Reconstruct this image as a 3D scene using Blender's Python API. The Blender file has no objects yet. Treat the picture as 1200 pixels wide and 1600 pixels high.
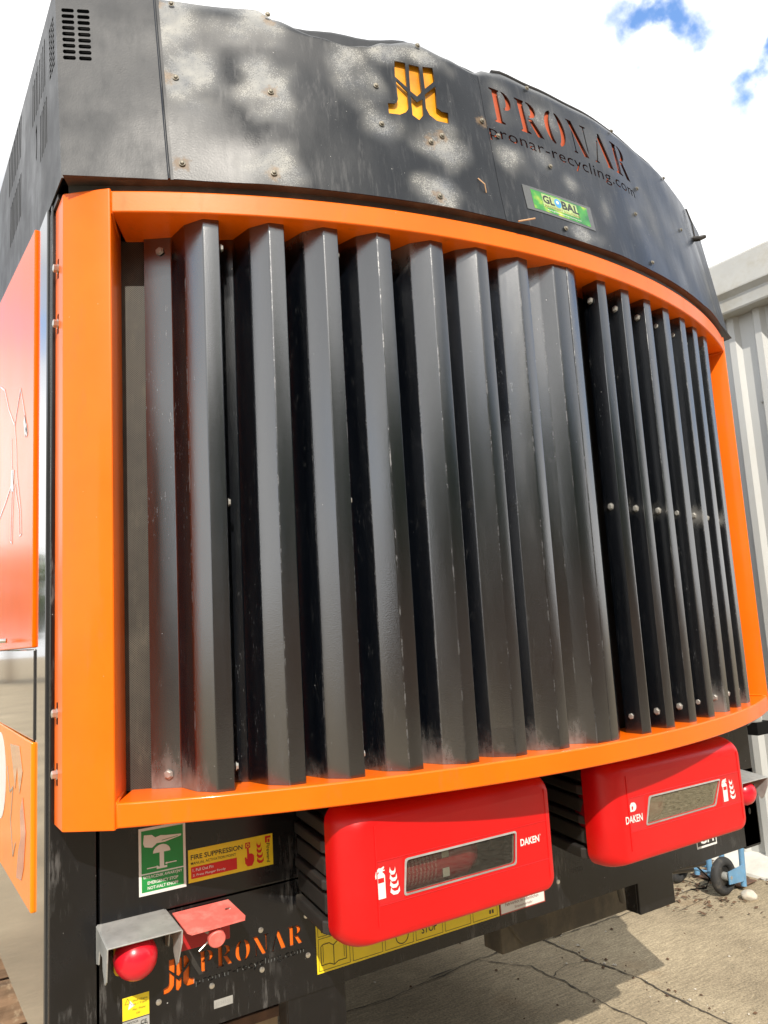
import bpy, bmesh, math, random
from mathutils import Vector, Matrix, noise
random.seed(7)
rad = math.radians
sc = bpy.context.scene
C = sc.collection

# ---------------------------------------------------------------- camera
CAMZ = 1.7
cd = bpy.data.cameras.new('camera'); cam = bpy.data.objects.new('camera', cd); C.objects.link(cam)
cd.sensor_fit = 'VERTICAL'; cd.sensor_height = 36.0; cd.sensor_width = 27.0
cd.lens = 1229.22 / 1600 * 36.0
cd.clip_start = 0.02; cd.clip_end = 3000
_r = Vector((0.843005, -0.534842, -0.057328)); _u = Vector((-0.029135, -0.151818, 0.987979)); _f = Vector((0.537116, 0.831201, 0.143566))
M3 = Matrix((_r, _u, -_f)).transposed()
cam.matrix_world = Matrix.Translation((0, 0, CAMZ)) @ M3.to_4x4()
sc.camera = cam

# ---------------------------------------------------------------- light
SUN = Vector((0.5, 1.0, -0.92)).normalized()          # direction the light travels
sd = bpy.data.lights.new('sun', 'SUN'); sun = bpy.data.objects.new('sun', sd); C.objects.link(sun)
sd.energy = 3.5; sd.angle = rad(0.53); sd.color = (1.0, 0.93, 0.83)
sun.rotation_euler = SUN.to_track_quat('-Z', 'Y').to_euler(); sun.location = (-6, -12, 12)
W = bpy.data.worlds.new('World'); sc.world = W; W.use_nodes = True
nt = W.node_tree; nt.nodes.clear()
def N(nt, t, **kw):
    n = nt.nodes.new(t)
    for k, v in kw.items(): setattr(n, k, v)
    return n
wo = N(nt, 'ShaderNodeOutputWorld'); bg = N(nt, 'ShaderNodeBackground'); nt.links.new(bg.outputs[0], wo.inputs[0])
sky = N(nt, 'ShaderNodeTexSky', sky_type='NISHITA', sun_disc=False)
sky.sun_elevation = math.asin(-SUN.z); sky.sun_rotation = math.atan2(-SUN.x, -SUN.y)
sky.air_density = 1.0; sky.dust_density = 1.0; sky.ozone_density = 1.5
tc = N(nt, 'ShaderNodeTexCoord')
mp = N(nt, 'ShaderNodeMapping'); mp.inputs['Scale'].default_value = (1, 1, 1.7); mp.inputs['Location'].default_value = (3.1, 1.2, 0.4)
nt.links.new(tc.outputs['Generated'], mp.inputs[0])
n1 = N(nt, 'ShaderNodeTexNoise'); n1.inputs['Scale'].default_value = 3.2; n1.inputs['Detail'].default_value = 9; n1.inputs['Roughness'].default_value = 0.55
nt.links.new(mp.outputs[0], n1.inputs['Vector'])
cover = n1.outputs[0]
def wmath(op, a, b=None, clamp=False):
    m = N(nt, 'ShaderNodeMath', operation=op); m.use_clamp = clamp
    for i, v in enumerate((a, b)):
        if v is None: continue
        if isinstance(v, (int, float)): m.inputs[i].default_value = v
        else: nt.links.new(v, m.inputs[i])
    return m.outputs[0]
edge = N(nt, 'ShaderNodeTexNoise'); edge.inputs['Scale'].default_value = 17; edge.inputs['Detail'].default_value = 8; nt.links.new(tc.outputs['Generated'], edge.inputs['Vector'])
# breaks in the cloud, at fixed compass directions of the sky
for d, w in (((0.662, 0.45, 0.606), 0.023), ((0.748, 0.38, 0.552), 0.031), ((-0.6, 0.2, 0.75), 0.2), ((0.9, -0.2, 0.5), 0.15)):
    dn = Vector(d).normalized()
    ds = N(nt, 'ShaderNodeVectorMath', operation='DISTANCE'); nt.links.new(tc.outputs['Generated'], ds.inputs[0]); ds.inputs[1].default_value = dn
    k = wmath('SUBTRACT', 1.0, wmath('DIVIDE', ds.outputs['Value'], w * 2.9), True)
    cover = wmath('SUBTRACT', cover, wmath('MULTIPLY', wmath('POWER', k, 0.8), wmath('MULTIPLY', wmath('SUBTRACT', edge.outputs[0], 0.36, True), 2.2)))
cr = N(nt, 'ShaderNodeMapRange', interpolation_type='SMOOTHSTEP'); nt.links.new(cover, cr.inputs[0])
cr.inputs[1].default_value = 0.12; cr.inputs[2].default_value = 0.46
n2 = N(nt, 'ShaderNodeTexNoise'); n2.inputs['Scale'].default_value = 1.6; n2.inputs['Detail'].default_value = 6
nt.links.new(mp.outputs[0], n2.inputs['Vector'])
cc = N(nt, 'ShaderNodeValToRGB'); nt.links.new(n2.outputs[0], cc.inputs[0])
cc.color_ramp.elements[0].position = 0.36; cc.color_ramp.elements[0].color = (5.0, 5.15, 5.4, 1)
cc.color_ramp.elements[1].position = 0.62; cc.color_ramp.elements[1].color = (11.5, 11.4, 11.2, 1)
mx = N(nt, 'ShaderNodeMix', data_type='RGBA'); nt.links.new(cr.outputs[0], mx.inputs[0])
skm = N(nt, 'ShaderNodeMix', data_type='RGBA', blend_type='MULTIPLY'); skm.inputs[0].default_value = 1; skm.inputs[7].default_value = (1.5, 1.8, 2.1, 1)
nt.links.new(sky.outputs[0], skm.inputs[6])
nt.links.new(skm.outputs[2], mx.inputs[6]); nt.links.new(cc.outputs[0], mx.inputs[7])
nt.links.new(mx.outputs[2], bg.inputs[0]); bg.inputs[1].default_value = 0.115
sc.view_settings.view_transform = 'Standard'; sc.view_settings.look = 'None'
sc.view_settings.exposure = 0.5; sc.view_settings.gamma = 1.0; sc.view_settings.use_curve_mapping = False
sc.render.engine = 'CYCLES'

# ---------------------------------------------------------------- materials
MATS = {}
def mat(name, col, rough=0.5, metal=0.0, coat=0.0, var=0.12, scale=8.0, rvar=0.12, bump=0.0, bscale=60.0, emis=None, stretch=None, spec=0.5,
        dirt=None, speck=None, trans=0.0, extra=None, coatr=0.06, ior=1.5):
    """paint, metal or plastic with soft mottling, optional dust (dirt) and chips (speck)"""
    if name in MATS: return MATS[name]
    m = bpy.data.materials.new(name); m.use_nodes = True; t = m.node_tree; t.nodes.clear()
    out = N(t, 'ShaderNodeOutputMaterial'); b = N(t, 'ShaderNodeBsdfPrincipled'); t.links.new(b.outputs[0], out.inputs[0])
    L = t.links.new
    tc = N(t, 'ShaderNodeTexCoord'); mp = N(t, 'ShaderNodeMapping'); L(tc.outputs['Object'], mp.inputs[0])
    if stretch: mp.inputs['Scale'].default_value = stretch
    n = N(t, 'ShaderNodeTexNoise'); n.inputs['Scale'].default_value = scale; n.inputs['Detail'].default_value = 6; n.inputs['Roughness'].default_value = 0.6
    L(mp.outputs[0], n.inputs['Vector'])
    r = N(t, 'ShaderNodeValToRGB'); L(n.outputs[0], r.inputs[0])
    r.color_ramp.elements[0].position = 0.3; r.color_ramp.elements[1].position = 0.7
    r.color_ramp.elements[0].color = (*[c * (1 - var) for c in col], 1); r.color_ramp.elements[1].color = (*[min(1, c * (1 + var)) for c in col], 1)
    colout = r.outputs[0]
    rr = N(t, 'ShaderNodeMapRange'); L(n.outputs[0], rr.inputs[0]); rr.inputs[1].default_value = 0.3; rr.inputs[2].default_value = 0.7
    rr.inputs[3].default_value = max(0.02, rough * (1 - rvar)); rr.inputs[4].default_value = min(1, rough * (1 + rvar))
    rout = rr.outputs[0]
    def mixc(fac, c):
        nonlocal colout, rout
        mx = N(t, 'ShaderNodeMix', data_type='RGBA'); L(fac, mx.inputs[0]); L(colout, mx.inputs[6])
        if isinstance(c, tuple): mx.inputs[7].default_value = (*c, 1)
        else: L(c, mx.inputs[7])
        colout = mx.outputs[2]
        m2 = N(t, 'ShaderNodeMix', data_type='FLOAT'); L(fac, m2.inputs[0]); L(rout, m2.inputs[2]); m2.inputs[3].default_value = 0.75
        rout = m2.outputs[0]
    def mth(op, a, bb=None, clamp=False):
        q = N(t, 'ShaderNodeMath', operation=op); q.use_clamp = clamp
        for i, v in enumerate((a, bb)):
            if v is None: continue
            if isinstance(v, (int, float)): q.inputs[i].default_value = v
            else: L(v, q.inputs[i])
        return q.outputs[0]
    def noise_(s, d=4, st=None, rg=0.6):
        q = N(t, 'ShaderNodeTexNoise'); q.inputs['Scale'].default_value = s; q.inputs['Detail'].default_value = d; q.inputs['Roughness'].default_value = rg
        if st:
            mm = N(t, 'ShaderNodeMapping'); mm.inputs['Scale'].default_value = st; L(tc.outputs['Object'], mm.inputs[0]); L(mm.outputs[0], q.inputs['Vector'])
        else: L(tc.outputs['Object'], q.inputs['Vector'])
        return q.outputs[0]
    def ramp(v, a, c):
        q = N(t, 'ShaderNodeMapRange', interpolation_type='SMOOTHSTEP'); L(v, q.inputs[0]); q.inputs[1].default_value = a; q.inputs[2].default_value = c
        return q.outputs[0]
    if dirt:   # dirt = (colour, low, high, scale, strength, stretch)
        dcol, lo, hi, ds, st, strch = dirt
        f = ramp(noise_(ds, 8, strch, 0.7), lo, hi); mixc(mth('MULTIPLY', f, st), dcol)
    if speck:  # speck = (colour, threshold, scale)
        f = ramp(noise_(speck[2], 2), speck[1], speck[1] + 0.02)
        f = mth('MULTIPLY', f, ramp(noise_(speck[2] * 0.08, 3), 0.48, 0.6)); mixc(f, speck[0])
    if extra: 
        extra(t, L, tc, mixc, mth, noise_, ramp)
    L(colout, b.inputs['Base Color']); L(rout, b.inputs['Roughness'])
    b.inputs['Metallic'].default_value = metal; b.inputs['Coat Weight'].default_value = coat; b.inputs['Coat Roughness'].default_value = coatr
    b.inputs['Specular IOR Level'].default_value = spec
    b.inputs['IOR'].default_value = ior
    if trans: b.inputs['Transmission Weight'].default_value = trans; b.inputs['IOR'].default_value = 1.1
    if emis: b.inputs['Emission Color'].default_value = (*emis, 1)
    if bump:
        bn = N(t, 'ShaderNodeBump'); bn.inputs['Strength'].default_value = bump; bn.inputs['Distance'].default_value = 0.002
        L(noise_(bscale, 3), bn.inputs['Height']); L(bn.outputs[0], b.inputs['Normal'])
    MATS[name] = m
    return m

DUST = (0.30, 0.29, 0.26)
def patch_extra(attr, col, rough_edge=0.55):
    """bare or dusted areas stored per vertex, broken up into spray-like speckle"""
    def f(t, L, tc, mixc, mth, noise_, ramp):
        a = N(t, 'ShaderNodeAttribute'); a.attribute_name = attr
        fine = noise_(340, 2); mid = noise_(38, 5)
        v = mth('ADD', a.outputs['Fac'], mth('MULTIPLY', mth('SUBTRACT', fine, 0.5), 1.5))
        v = mth('ADD', v, mth('MULTIPLY', mth('SUBTRACT', mid, 0.5), 0.55))
        soft = mth('MULTIPLY', a.outputs['Fac'], 0.45)
        g = ramp(a.outputs['Fac'], 0.0, 1.0)
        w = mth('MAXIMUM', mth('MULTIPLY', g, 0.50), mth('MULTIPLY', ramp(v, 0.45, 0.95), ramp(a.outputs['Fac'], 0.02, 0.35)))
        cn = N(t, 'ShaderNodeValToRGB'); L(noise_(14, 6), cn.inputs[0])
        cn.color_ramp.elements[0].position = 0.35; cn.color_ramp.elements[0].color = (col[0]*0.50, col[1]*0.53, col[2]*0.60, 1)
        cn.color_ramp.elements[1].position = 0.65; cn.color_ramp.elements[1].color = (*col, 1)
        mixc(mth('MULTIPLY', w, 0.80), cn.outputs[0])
        mixc(mth('MULTIPLY', ramp(noise_(36, 8, (1.6, 1.6, 0.10), 0.7), 0.50, 0.70), 0.16), (0.22, 0.22, 0.22))
        a2 = N(t, 'ShaderNodeAttribute'); a2.attribute_name = 'rust'
        r = mth('ADD', a2.outputs['Fac'], mth('MULTIPLY', mth('SUBTRACT', noise_(70, 4), 0.5), 0.9))
        mixc(mth('MULTIPLY', ramp(r, 0.45, 0.8), 0.55), (0.26, 0.17, 0.09))
    return f
def scuff_extra(t, L, tc, mixc, mth, noise_, ramp):
    f = mth('MULTIPLY', ramp(noise_(30, 9, (1.6, 1.6, 0.22), 0.75), 0.50, 0.66), ramp(noise_(5.5, 3), 0.47, 0.64)); mixc(mth('MULTIPLY', f, 0.42), (0.24, 0.235, 0.225))
ORANGE = mat('orange_paint', (0.92, 0.150, 0.0), 0.38, spec=0.3, coat=0.25, var=0.07, scale=5, coatr=0.10, dirt=((0.34, 0.12, 0.03), 0.52, 0.82, 7, 0.5, (3, 3, 0.8)), bump=0.05, bscale=220, speck=((0.55, 0.45, 0.35), 0.775, 120))
ORANGE_D = mat('orange_backing', (0.88, 0.16, 0.01), 0.5, var=0.1, scale=20)
ORANGE_DOOR = mat('orange_gloss', (0.92, 0.13, 0.0), 0.2, spec=0.2, coat=0.04, coatr=0.05, var=0.05, scale=4)
HOOD = mat('hood_black', (0.007, 0.009, 0.012), 0.33, spec=0.34, coat=0.15, var=0.3, scale=6, rvar=0.35, bump=0.12, bscale=240, stretch=(1, 1, 0.3), coatr=0.25,
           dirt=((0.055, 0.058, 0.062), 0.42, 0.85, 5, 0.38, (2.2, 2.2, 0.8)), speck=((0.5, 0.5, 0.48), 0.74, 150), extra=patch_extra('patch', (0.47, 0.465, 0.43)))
HOODPLAIN = mat('hood_corner_black', (0.013, 0.015, 0.018), 0.45, spec=0.4, coat=0.1, var=0.3, scale=6, rvar=0.3, coatr=0.25, bump=0.1, bscale=240,
           dirt=((0.05, 0.053, 0.056), 0.4, 0.8, 6, 0.5, (3, 3, 0.7)), speck=((0.45, 0.45, 0.42), 0.77, 150))
SIDEBLK = mat('side_black_gloss', (0.028, 0.029, 0.03), 0.12, spec=0.9, coat=1.0, coatr=0.06, var=0.2, scale=3, rvar=0.3)
def slat_extra(t, L, tc, mixc, mth, noise_, ramp):
    a = N(t, 'ShaderNodeAttribute'); a.attribute_name = 'patch'
    v = mth('ADD', a.outputs['Fac'], mth('MULTIPLY', mth('SUBTRACT', noise_(26, 8, (1.5, 1.5, 0.6), 0.75), 0.5), 1.3))
    mixc(mth('MULTIPLY', ramp(v, 0.45, 1.2), 0.5), (0.26, 0.255, 0.235))
    sx = noise_(110, 3, (5, 5, 0.5))
    a2 = N(t, 'ShaderNodeAttribute'); a2.attribute_name = 'streak'
    a3 = N(t, 'ShaderNodeAttribute'); a3.attribute_name = 'edge'; ew = mth('MULTIPLY', ramp(a3.outputs['Fac'], 0.3, 0.95), ramp(noise_(31, 7, (1, 1, 0.5), 0.75), 0.46, 0.68)); mixc(mth('MULTIPLY', ew, 0.5), (0.14, 0.14, 0.14))  # worn fold edges, also paled in the colour to carry their highlights
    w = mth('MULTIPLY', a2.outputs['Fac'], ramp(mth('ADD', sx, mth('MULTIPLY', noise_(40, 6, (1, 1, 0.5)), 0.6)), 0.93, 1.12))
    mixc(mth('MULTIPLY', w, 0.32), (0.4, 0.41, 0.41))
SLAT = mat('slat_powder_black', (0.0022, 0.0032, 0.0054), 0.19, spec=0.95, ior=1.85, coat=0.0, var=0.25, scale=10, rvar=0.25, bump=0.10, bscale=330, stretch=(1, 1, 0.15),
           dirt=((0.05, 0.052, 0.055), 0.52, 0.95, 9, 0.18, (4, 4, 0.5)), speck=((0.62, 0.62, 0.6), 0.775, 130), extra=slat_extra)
LOWER = mat('lower_panel_black', (0.006, 0.006, 0.007), 0.24, var=0.3, scale=9, rvar=0.25, bump=0.06, bscale=300,
           dirt=((0.13, 0.125, 0.12), 0.55, 0.95, 11, 0.25, (2.5, 2.5, 0.7)), speck=((0.5, 0.5, 0.48), 0.765, 110), extra=scuff_extra)
DARK = mat('inner_dark', (0.008, 0.008, 0.008), 0.85, var=0.3, spec=0.08)
CHASSIS = mat('chassis_black', (0.03, 0.028, 0.026), 0.45, var=0.35, scale=7, dirt=((0.13, 0.11, 0.085), 0.45, 0.8, 8, 0.7, None), bump=0.2, bscale=60)
BEAM = mat('dusty_beam', (0.055, 0.046, 0.034), 0.6, var=0.4, scale=5, dirt=((0.20, 0.165, 0.11), 0.42, 0.75, 6, 0.7, (1, 1, 0.6)), bump=0.3, bscale=50)
GALV = mat('galvanised_grey', (0.42, 0.43, 0.41), 0.42, metal=0.35, var=0.18, scale=22, dirt=((0.28, 0.27, 0.24), 0.5, 0.75, 30, 0.6, None), bump=0.15, bscale=90)
STEEL = mat('bolt_steel', (0.62, 0.60, 0.55), 0.32, metal=0.9, var=0.15, scale=60)
SCREWM = mat('tarnished_screw', (0.22, 0.20, 0.16), 0.55, metal=0.5, var=0.4, scale=90)
DULLSTEEL = mat('dull_screw', (0.42, 0.41, 0.38), 0.5, metal=0.6, var=0.2, scale=60)
REDP = mat('red_plastic', (0.60, 0.0025, 0.0035), 0.36, var=0.06, scale=6, rvar=0.2, bump=0.08, bscale=420, dirt=((0.5, 0.02, 0.02), 0.6, 0.85, 12, 0.2, None), speck=((0.75, 0.25, 0.22), 0.775, 110))
REDB = mat('red_button', (0.72, 0.01, 0.025), 0.3, var=0.05, coat=0.2)
REDF = mat('red_faded_paint', (0.78, 0.16, 0.13), 0.5, var=0.15, scale=18, dirt=((0.75, 0.30, 0.25), 0.45, 0.7, 24, 0.7, None))
REDDK = mat('red_panel_decal', (0.55, 0.012, 0.014), 0.32, var=0.05)
RUBBER = mat('black_tray_plastic', (0.022, 0.020, 0.018), 0.5, var=0.3, scale=14, dirt=((0.09, 0.078, 0.06), 0.5, 0.85, 9, 0.6, None), bump=0.1)
TYRE = mat('tyre_rubber', (0.03, 0.03, 0.03), 0.75, var=0.3, scale=20, dirt=((0.2, 0.17, 0.13), 0.5, 0.8, 20, 0.5, None))
WHITE = mat('white_print', (0.74, 0.74, 0.70), 0.4, var=0.05)
GREEN = mat('green_print', (0.012, 0.26, 0.055), 0.35, var=0.06, scale=20)
YELLOW = mat('yellow_print', (0.86, 0.66, 0.02), 0.35, var=0.05, scale=20)
REDPR = mat('red_print', (0.62, 0.01, 0.01), 0.35, var=0.05)
BLACKPR = mat('black_print', (0.02, 0.02, 0.02), 0.4, var=0.1)
GREYPR = mat('silver_label', (0.42, 0.42, 0.40), 0.4, metal=0.3, var=0.2, scale=40)
BLUEPR = mat('blue_print', (0.05, 0.30, 0.62), 0.35, var=0.2, scale=50)
DECALGREY = mat('grey_decal_line', (0.30, 0.26, 0.22), 0.2, coat=0.6, var=0.1)
FILM = mat('clear_film', (0.09, 0.095, 0.095), 0.22, var=0.1)
YPLATE = mat('yellow_plastic', (0.75, 0.42, 0.02), 0.4, var=0.08)
BLUE = mat('blue_trolley_paint', (0.13, 0.29, 0.46), 0.45, var=0.15, scale=14, dirt=((0.30, 0.34, 0.36), 0.52, 0.72, 25, 0.6, None), speck=((0.2, 0.1, 0.05), 0.72, 70))
RUSTY = mat('rusty_steel', (0.13, 0.07, 0.045), 0.75, var=0.4, scale=20, bump=0.3, bscale=80)
WOOD = mat('weathered_wood', (0.36, 0.27, 0.17), 0.75, var=0.3, scale=10, stretch=(1, 1, 0.1), bump=0.3, bscale=60)
BARK = mat('old_sleeper_wood', (0.22, 0.14, 0.085), 0.85, var=0.5, scale=9, stretch=(0.3, 2, 3), bump=0.6, bscale=30, dirt=((0.42, 0.33, 0.22), 0.5, 0.7, 20, 0.8, None))
CLAD = mat('cladding_offwhite', (0.50, 0.505, 0.485), 0.5, var=0.08, scale=3, stretch=(1, 1, 0.25), coat=0.1, coatr=0.3, dirt=((0.40, 0.37, 0.30), 0.5, 0.85, 4, 0.5, (1, 2, 0.6)), speck=((0.2, 0.18, 0.14), 0.8, 60))
FASC = mat('fascia_offwhite', (0.42, 0.42, 0.395), 0.55, var=0.08, scale=4, dirt=((0.34, 0.31, 0.24), 0.45, 0.75, 6, 0.6, None))
CONC_W = mat('white_kerb_concrete', (0.66, 0.64, 0.58), 0.8, var=0.12, scale=9, dirt=((0.40, 0.36, 0.28), 0.5, 0.8, 6, 0.5, None), bump=0.3, bscale=60)
STONE = mat('pale_stone', (0.55, 0.50, 0.42), 0.85, var=0.2, scale=20, bump=0.4)
LEAF = mat('leaf_green', (0.07, 0.11, 0.025), 0.6, var=0.5, scale=1.5)
GRASS = mat('grass_green', (0.10, 0.16, 0.03), 0.8, var=0.4, scale=3)
EARTH = mat('earth_brown', (0.20, 0.13, 0.08), 0.9, var=0.4, scale=1.2)
DEBRIS = mat('dead_leaf_brown', (0.12, 0.07, 0.04), 0.9, var=0.5, scale=30)
STRAW = mat('straw', (0.5, 0.30, 0.16), 0.7, var=0.2)

def mesh_extra(t, L, tc, mixc, mth, noise_, ramp):
    sp = N(t, 'ShaderNodeSeparateXYZ'); L(tc.outputs['Object'], sp.inputs[0])
    a = mth('SINE', mth('MULTIPLY', sp.outputs['X'], 2 * math.pi / 0.0052)); b_ = mth('SINE', mth('MULTIPLY', sp.outputs['Z'], 2 * math.pi / 0.0052))
    f = ramp(mth('MULTIPLY', a, b_), 0.0, 0.5)
    mixc(mth('MULTIPLY', f, 0.85), (0.012, 0.011, 0.010))
MESH = mat('radiator_mesh', (0.062, 0.056, 0.044), 0.6, metal=0.2, var=0.35, scale=9, extra=mesh_extra, dirt=((0.15, 0.135, 0.10), 0.48, 0.8, 12, 0.6, (3, 3, 1)))

def ground_mat():
    m = bpy.data.materials.new('old_concrete'); m.use_nodes = True; t = m.node_tree; t.nodes.clear(); L = t.links.new
    out = N(t, 'ShaderNodeOutputMaterial'); b = N(t, 'ShaderNodeBsdfPrincipled'); L(b.outputs[0], out.inputs[0])
    tc = N(t, 'ShaderNodeTexCoord')
    def nz(s, d, st=(1, 1, 1), rg=0.6):
        mp = N(t, 'ShaderNodeMapping'); mp.inputs['Scale'].default_value = st; L(tc.outputs['Object'], mp.inputs[0])
        n = N(t, 'ShaderNodeTexNoise'); n.inputs['Scale'].default_value = s; n.inputs['Detail'].default_value = d; n.inputs['Roughness'].default_value = rg; L(mp.outputs[0], n.inputs['Vector']); return n.outputs[0]
    def rmp(v, stops):
        r = N(t, 'ShaderNodeValToRGB'); L(v, r.inputs[0]); e = r.color_ramp.elements
        while len(e) < len(stops): e.new(0.5)
        for q, (p, c) in zip(e, stops): q.position = p; q.color = (*c, 1)
        return r.outputs[0]
    big = rmp(nz(1.1, 6), [(0.3, (0.25, 0.205, 0.14)), (0.52, (0.37, 0.31, 0.215)), (0.75, (0.50, 0.425, 0.30))])
    ag = rmp(nz(95, 3, rg=0.75), [(0.33, (0.30, 0.28, 0.25)), (0.5, (0.95, 0.93, 0.90)), (0.70, (1.75, 1.7, 1.62))])
    mx = N(t, 'ShaderNodeMix', data_type='RGBA', blend_type='MULTIPLY'); mx.inputs[0].default_value = 0.55; L(big, mx.inputs[6]); L(ag, mx.inputs[7])
    br = rmp(nz(30, 4, (0.35, 2.2, 1)), [(0.35, (0.72, 0.71, 0.68)), (0.65, (1.15, 1.13, 1.1))])
    m2 = N(t, 'ShaderNodeMix', data_type='RGBA', blend_type='MULTIPLY'); m2.inputs[0].default_value = 0.8; L(mx.outputs[2], m2.inputs[6]); L(br, m2.inputs[7])
    st = N(t, 'ShaderNodeMapRange', interpolation_type='SMOOTHSTEP'); L(nz(2.3, 5), st.inputs[0]); st.inputs[1].default_value = 0.58; st.inputs[2].default_value = 0.74
    m3 = N(t, 'ShaderNodeMix', data_type='RGBA'); L(st.outputs[0], m3.inputs[0]); L(m2.outputs[2], m3.inputs[6]); m3.inputs[7].default_value = (0.30, 0.19, 0.10, 1)
    m3f = N(t, 'ShaderNodeMath', operation='MULTIPLY'); L(st.outputs[0], m3f.inputs[0]); m3f.inputs[1].default_value = 0.35; L(m3f.outputs[0], m3.inputs[0])
    L(m3.outputs[2], b.inputs['Base Color']); b.inputs['Roughness'].default_value = 0.9
    bn = N(t, 'ShaderNodeBump'); bn.inputs['Strength'].default_value = 0.7; bn.inputs['Distance'].default_value = 0.006; L(nz(80, 4), bn.inputs['Height']); L(bn.outputs[0], b.inputs['Normal'])
    return m
GROUND = ground_mat()
CRACK = mat('crack_dirt', (0.07, 0.058, 0.043), 0.95, var=0.4, scale=40)

# ---------------------------------------------------------------- mesh helpers
def tag(o, label=None, cat=None, group=None, kind=None):
    if label: o['label'] = label
    if cat: o['category'] = cat
    if group: o['group'] = group
    if kind: o['kind'] = kind
    return o
def empty(name, loc, label, cat, group=None):
    o = bpy.data.objects.new(name, None); C.objects.link(o); o.location = loc; o.empty_display_size = 0.1
    return tag(o, label, cat, group)
ORIG = {}
def world_origin(o):
    v = Vector((0, 0, 0))
    while o: v = v + o.location; o = o.parent
    return v
class MB:
    def __init__(s): s.v = []; s.f = []; s.m = []; s.mats = []
    def mi(s, mt):
        if mt not in s.mats: s.mats.append(mt)
        return s.mats.index(mt)
    def add(s, vs, fs, mt, xf=None):
        b = len(s.v); k = s.mi(mt)
        for p in vs:
            p = Vector(p); s.v.append(xf @ p if xf else p)
        for f in fs: s.f.append([b + i for i in f]); s.m.append(k)
        return s
    def box(s, c, d, mt, xf=None):
        x, y, z = c; a, b, e = (q / 2 for q in d)
        vs = [(x + i * a, y + j * b, z + k * e) for i in (-1, 1) for j in (-1, 1) for k in (-1, 1)]
        return s.add(vs, [(0, 1, 3, 2), (4, 6, 7, 5), (0, 4, 5, 1), (2, 3, 7, 6), (0, 2, 6, 4), (1, 5, 7, 3)], mt, xf)
    def prism(s, poly, fn, h0, h1, mt):
        """poly: 2-D outline; fn(a,b,h) -> point"""
        n = len(poly); vs = [fn(a, b, h0) for a, b in poly] + [fn(a, b, h1) for a, b in poly]
        fs = [list(range(n))[::-1], list(range(n, 2 * n))] + [(i, (i + 1) % n, n + (i + 1) % n, n + i) for i in range(n)]
        return s.add(vs, fs, mt)
    def tube(s, pts, r, mt, seg=12, cap=True):
        pts = [Vector(p) for p in pts]; rs = r if isinstance(r, (list, tuple)) else [r] * len(pts)
        vs = []; ref = None
        for i, p in enumerate(pts):
            d = (pts[min(i + 1, len(pts) - 1)] - pts[max(i - 1, 0)]).normalized()
            if ref is None: ref = Vector((0, 0, 1)) if abs(d.z) < 0.9 else Vector((1, 0, 0))
            a = d.cross(ref).normalized(); b = d.cross(a).normalized(); ref = -b if False else ref
            for k in range(seg):
                t = 2 * math.pi * k / seg; vs.append(p + (a * math.cos(t) + b * math.sin(t)) * rs[i])
        fs = [(i * seg + k, i * seg + (k + 1) % seg, (i + 1) * seg + (k + 1) % seg, (i + 1) * seg + k) for i in range(len(pts) - 1) for k in range(seg)]
        if cap: fs += [list(range(seg))[::-1], [len(vs) - seg + k for k in range(seg)]]
        return s.add(vs, fs, mt)
    def lathe(s, prof, o, ax, mt, seg=24):
        """prof: (radius, height along ax)"""
        o = Vector(o); ax = Vector(ax).normalized(); a = ax.orthogonal().normalized(); b = ax.cross(a)
        vs = []
        for r, h in prof:
            for k in range(seg):
                t = 2 * math.pi * k / seg; vs.append(o + ax * h + (a * math.cos(t) + b * math.sin(t)) * r)
        fs = [(i * seg + k, i * seg + (k + 1) % seg, (i + 1) * seg + (k + 1) % seg, (i + 1) * seg + k) for i in range(len(prof) - 1) for k in range(seg)]
        fs += [list(range(seg))[::-1], [len(vs) - seg + k for k in range(seg)]]
        return s.add(vs, fs, mt)
    def merge(s, vs, fs, mt): return s.add(vs, fs, mt)
    def build(s, name, parent=None, smooth=None, bevel=0.0, attrs=None):
        me = bpy.data.meshes.new(name); o = bpy.data.objects.new(name, me); C.objects.link(o)
        org = Vector((0, 0, 0))
        if parent: o.parent = parent; org = world_origin(parent)
        me.from_pydata([tuple(p - org) for p in s.v], [], s.f); me.update()
        for mt in s.mats: me.materials.append(mt)
        for p, k in zip(me.polygons, s.m): p.material_index = k
        bm = bmesh.new(); bm.from_mesh(me); bmesh.ops.recalc_face_normals(bm, faces=bm.faces)
        if smooth is not None:
            bmesh.ops.remove_doubles(bm, verts=bm.verts, dist=1e-5)
            for f in bm.faces: f.smooth = True
            for e in bm.edges:
                if len(e.link_faces) == 2 and e.calc_face_angle(0) > rad(smooth): e.smooth = False
        bm.to_mesh(me); bm.free()
        if bevel:
            md = o.modifiers.new('bevel', 'BEVEL'); md.width = bevel; md.segments = 2; md.limit_method = 'ANGLE'; md.angle_limit = rad(40)
        if attrs:
            for nm, fn in attrs.items():
                at = me.attributes.new(nm, 'FLOAT', 'POINT')
                at.data.foreach_set('value', [fn(v.co + org) for v in me.vertices])
        return o
_tc = {}
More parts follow.
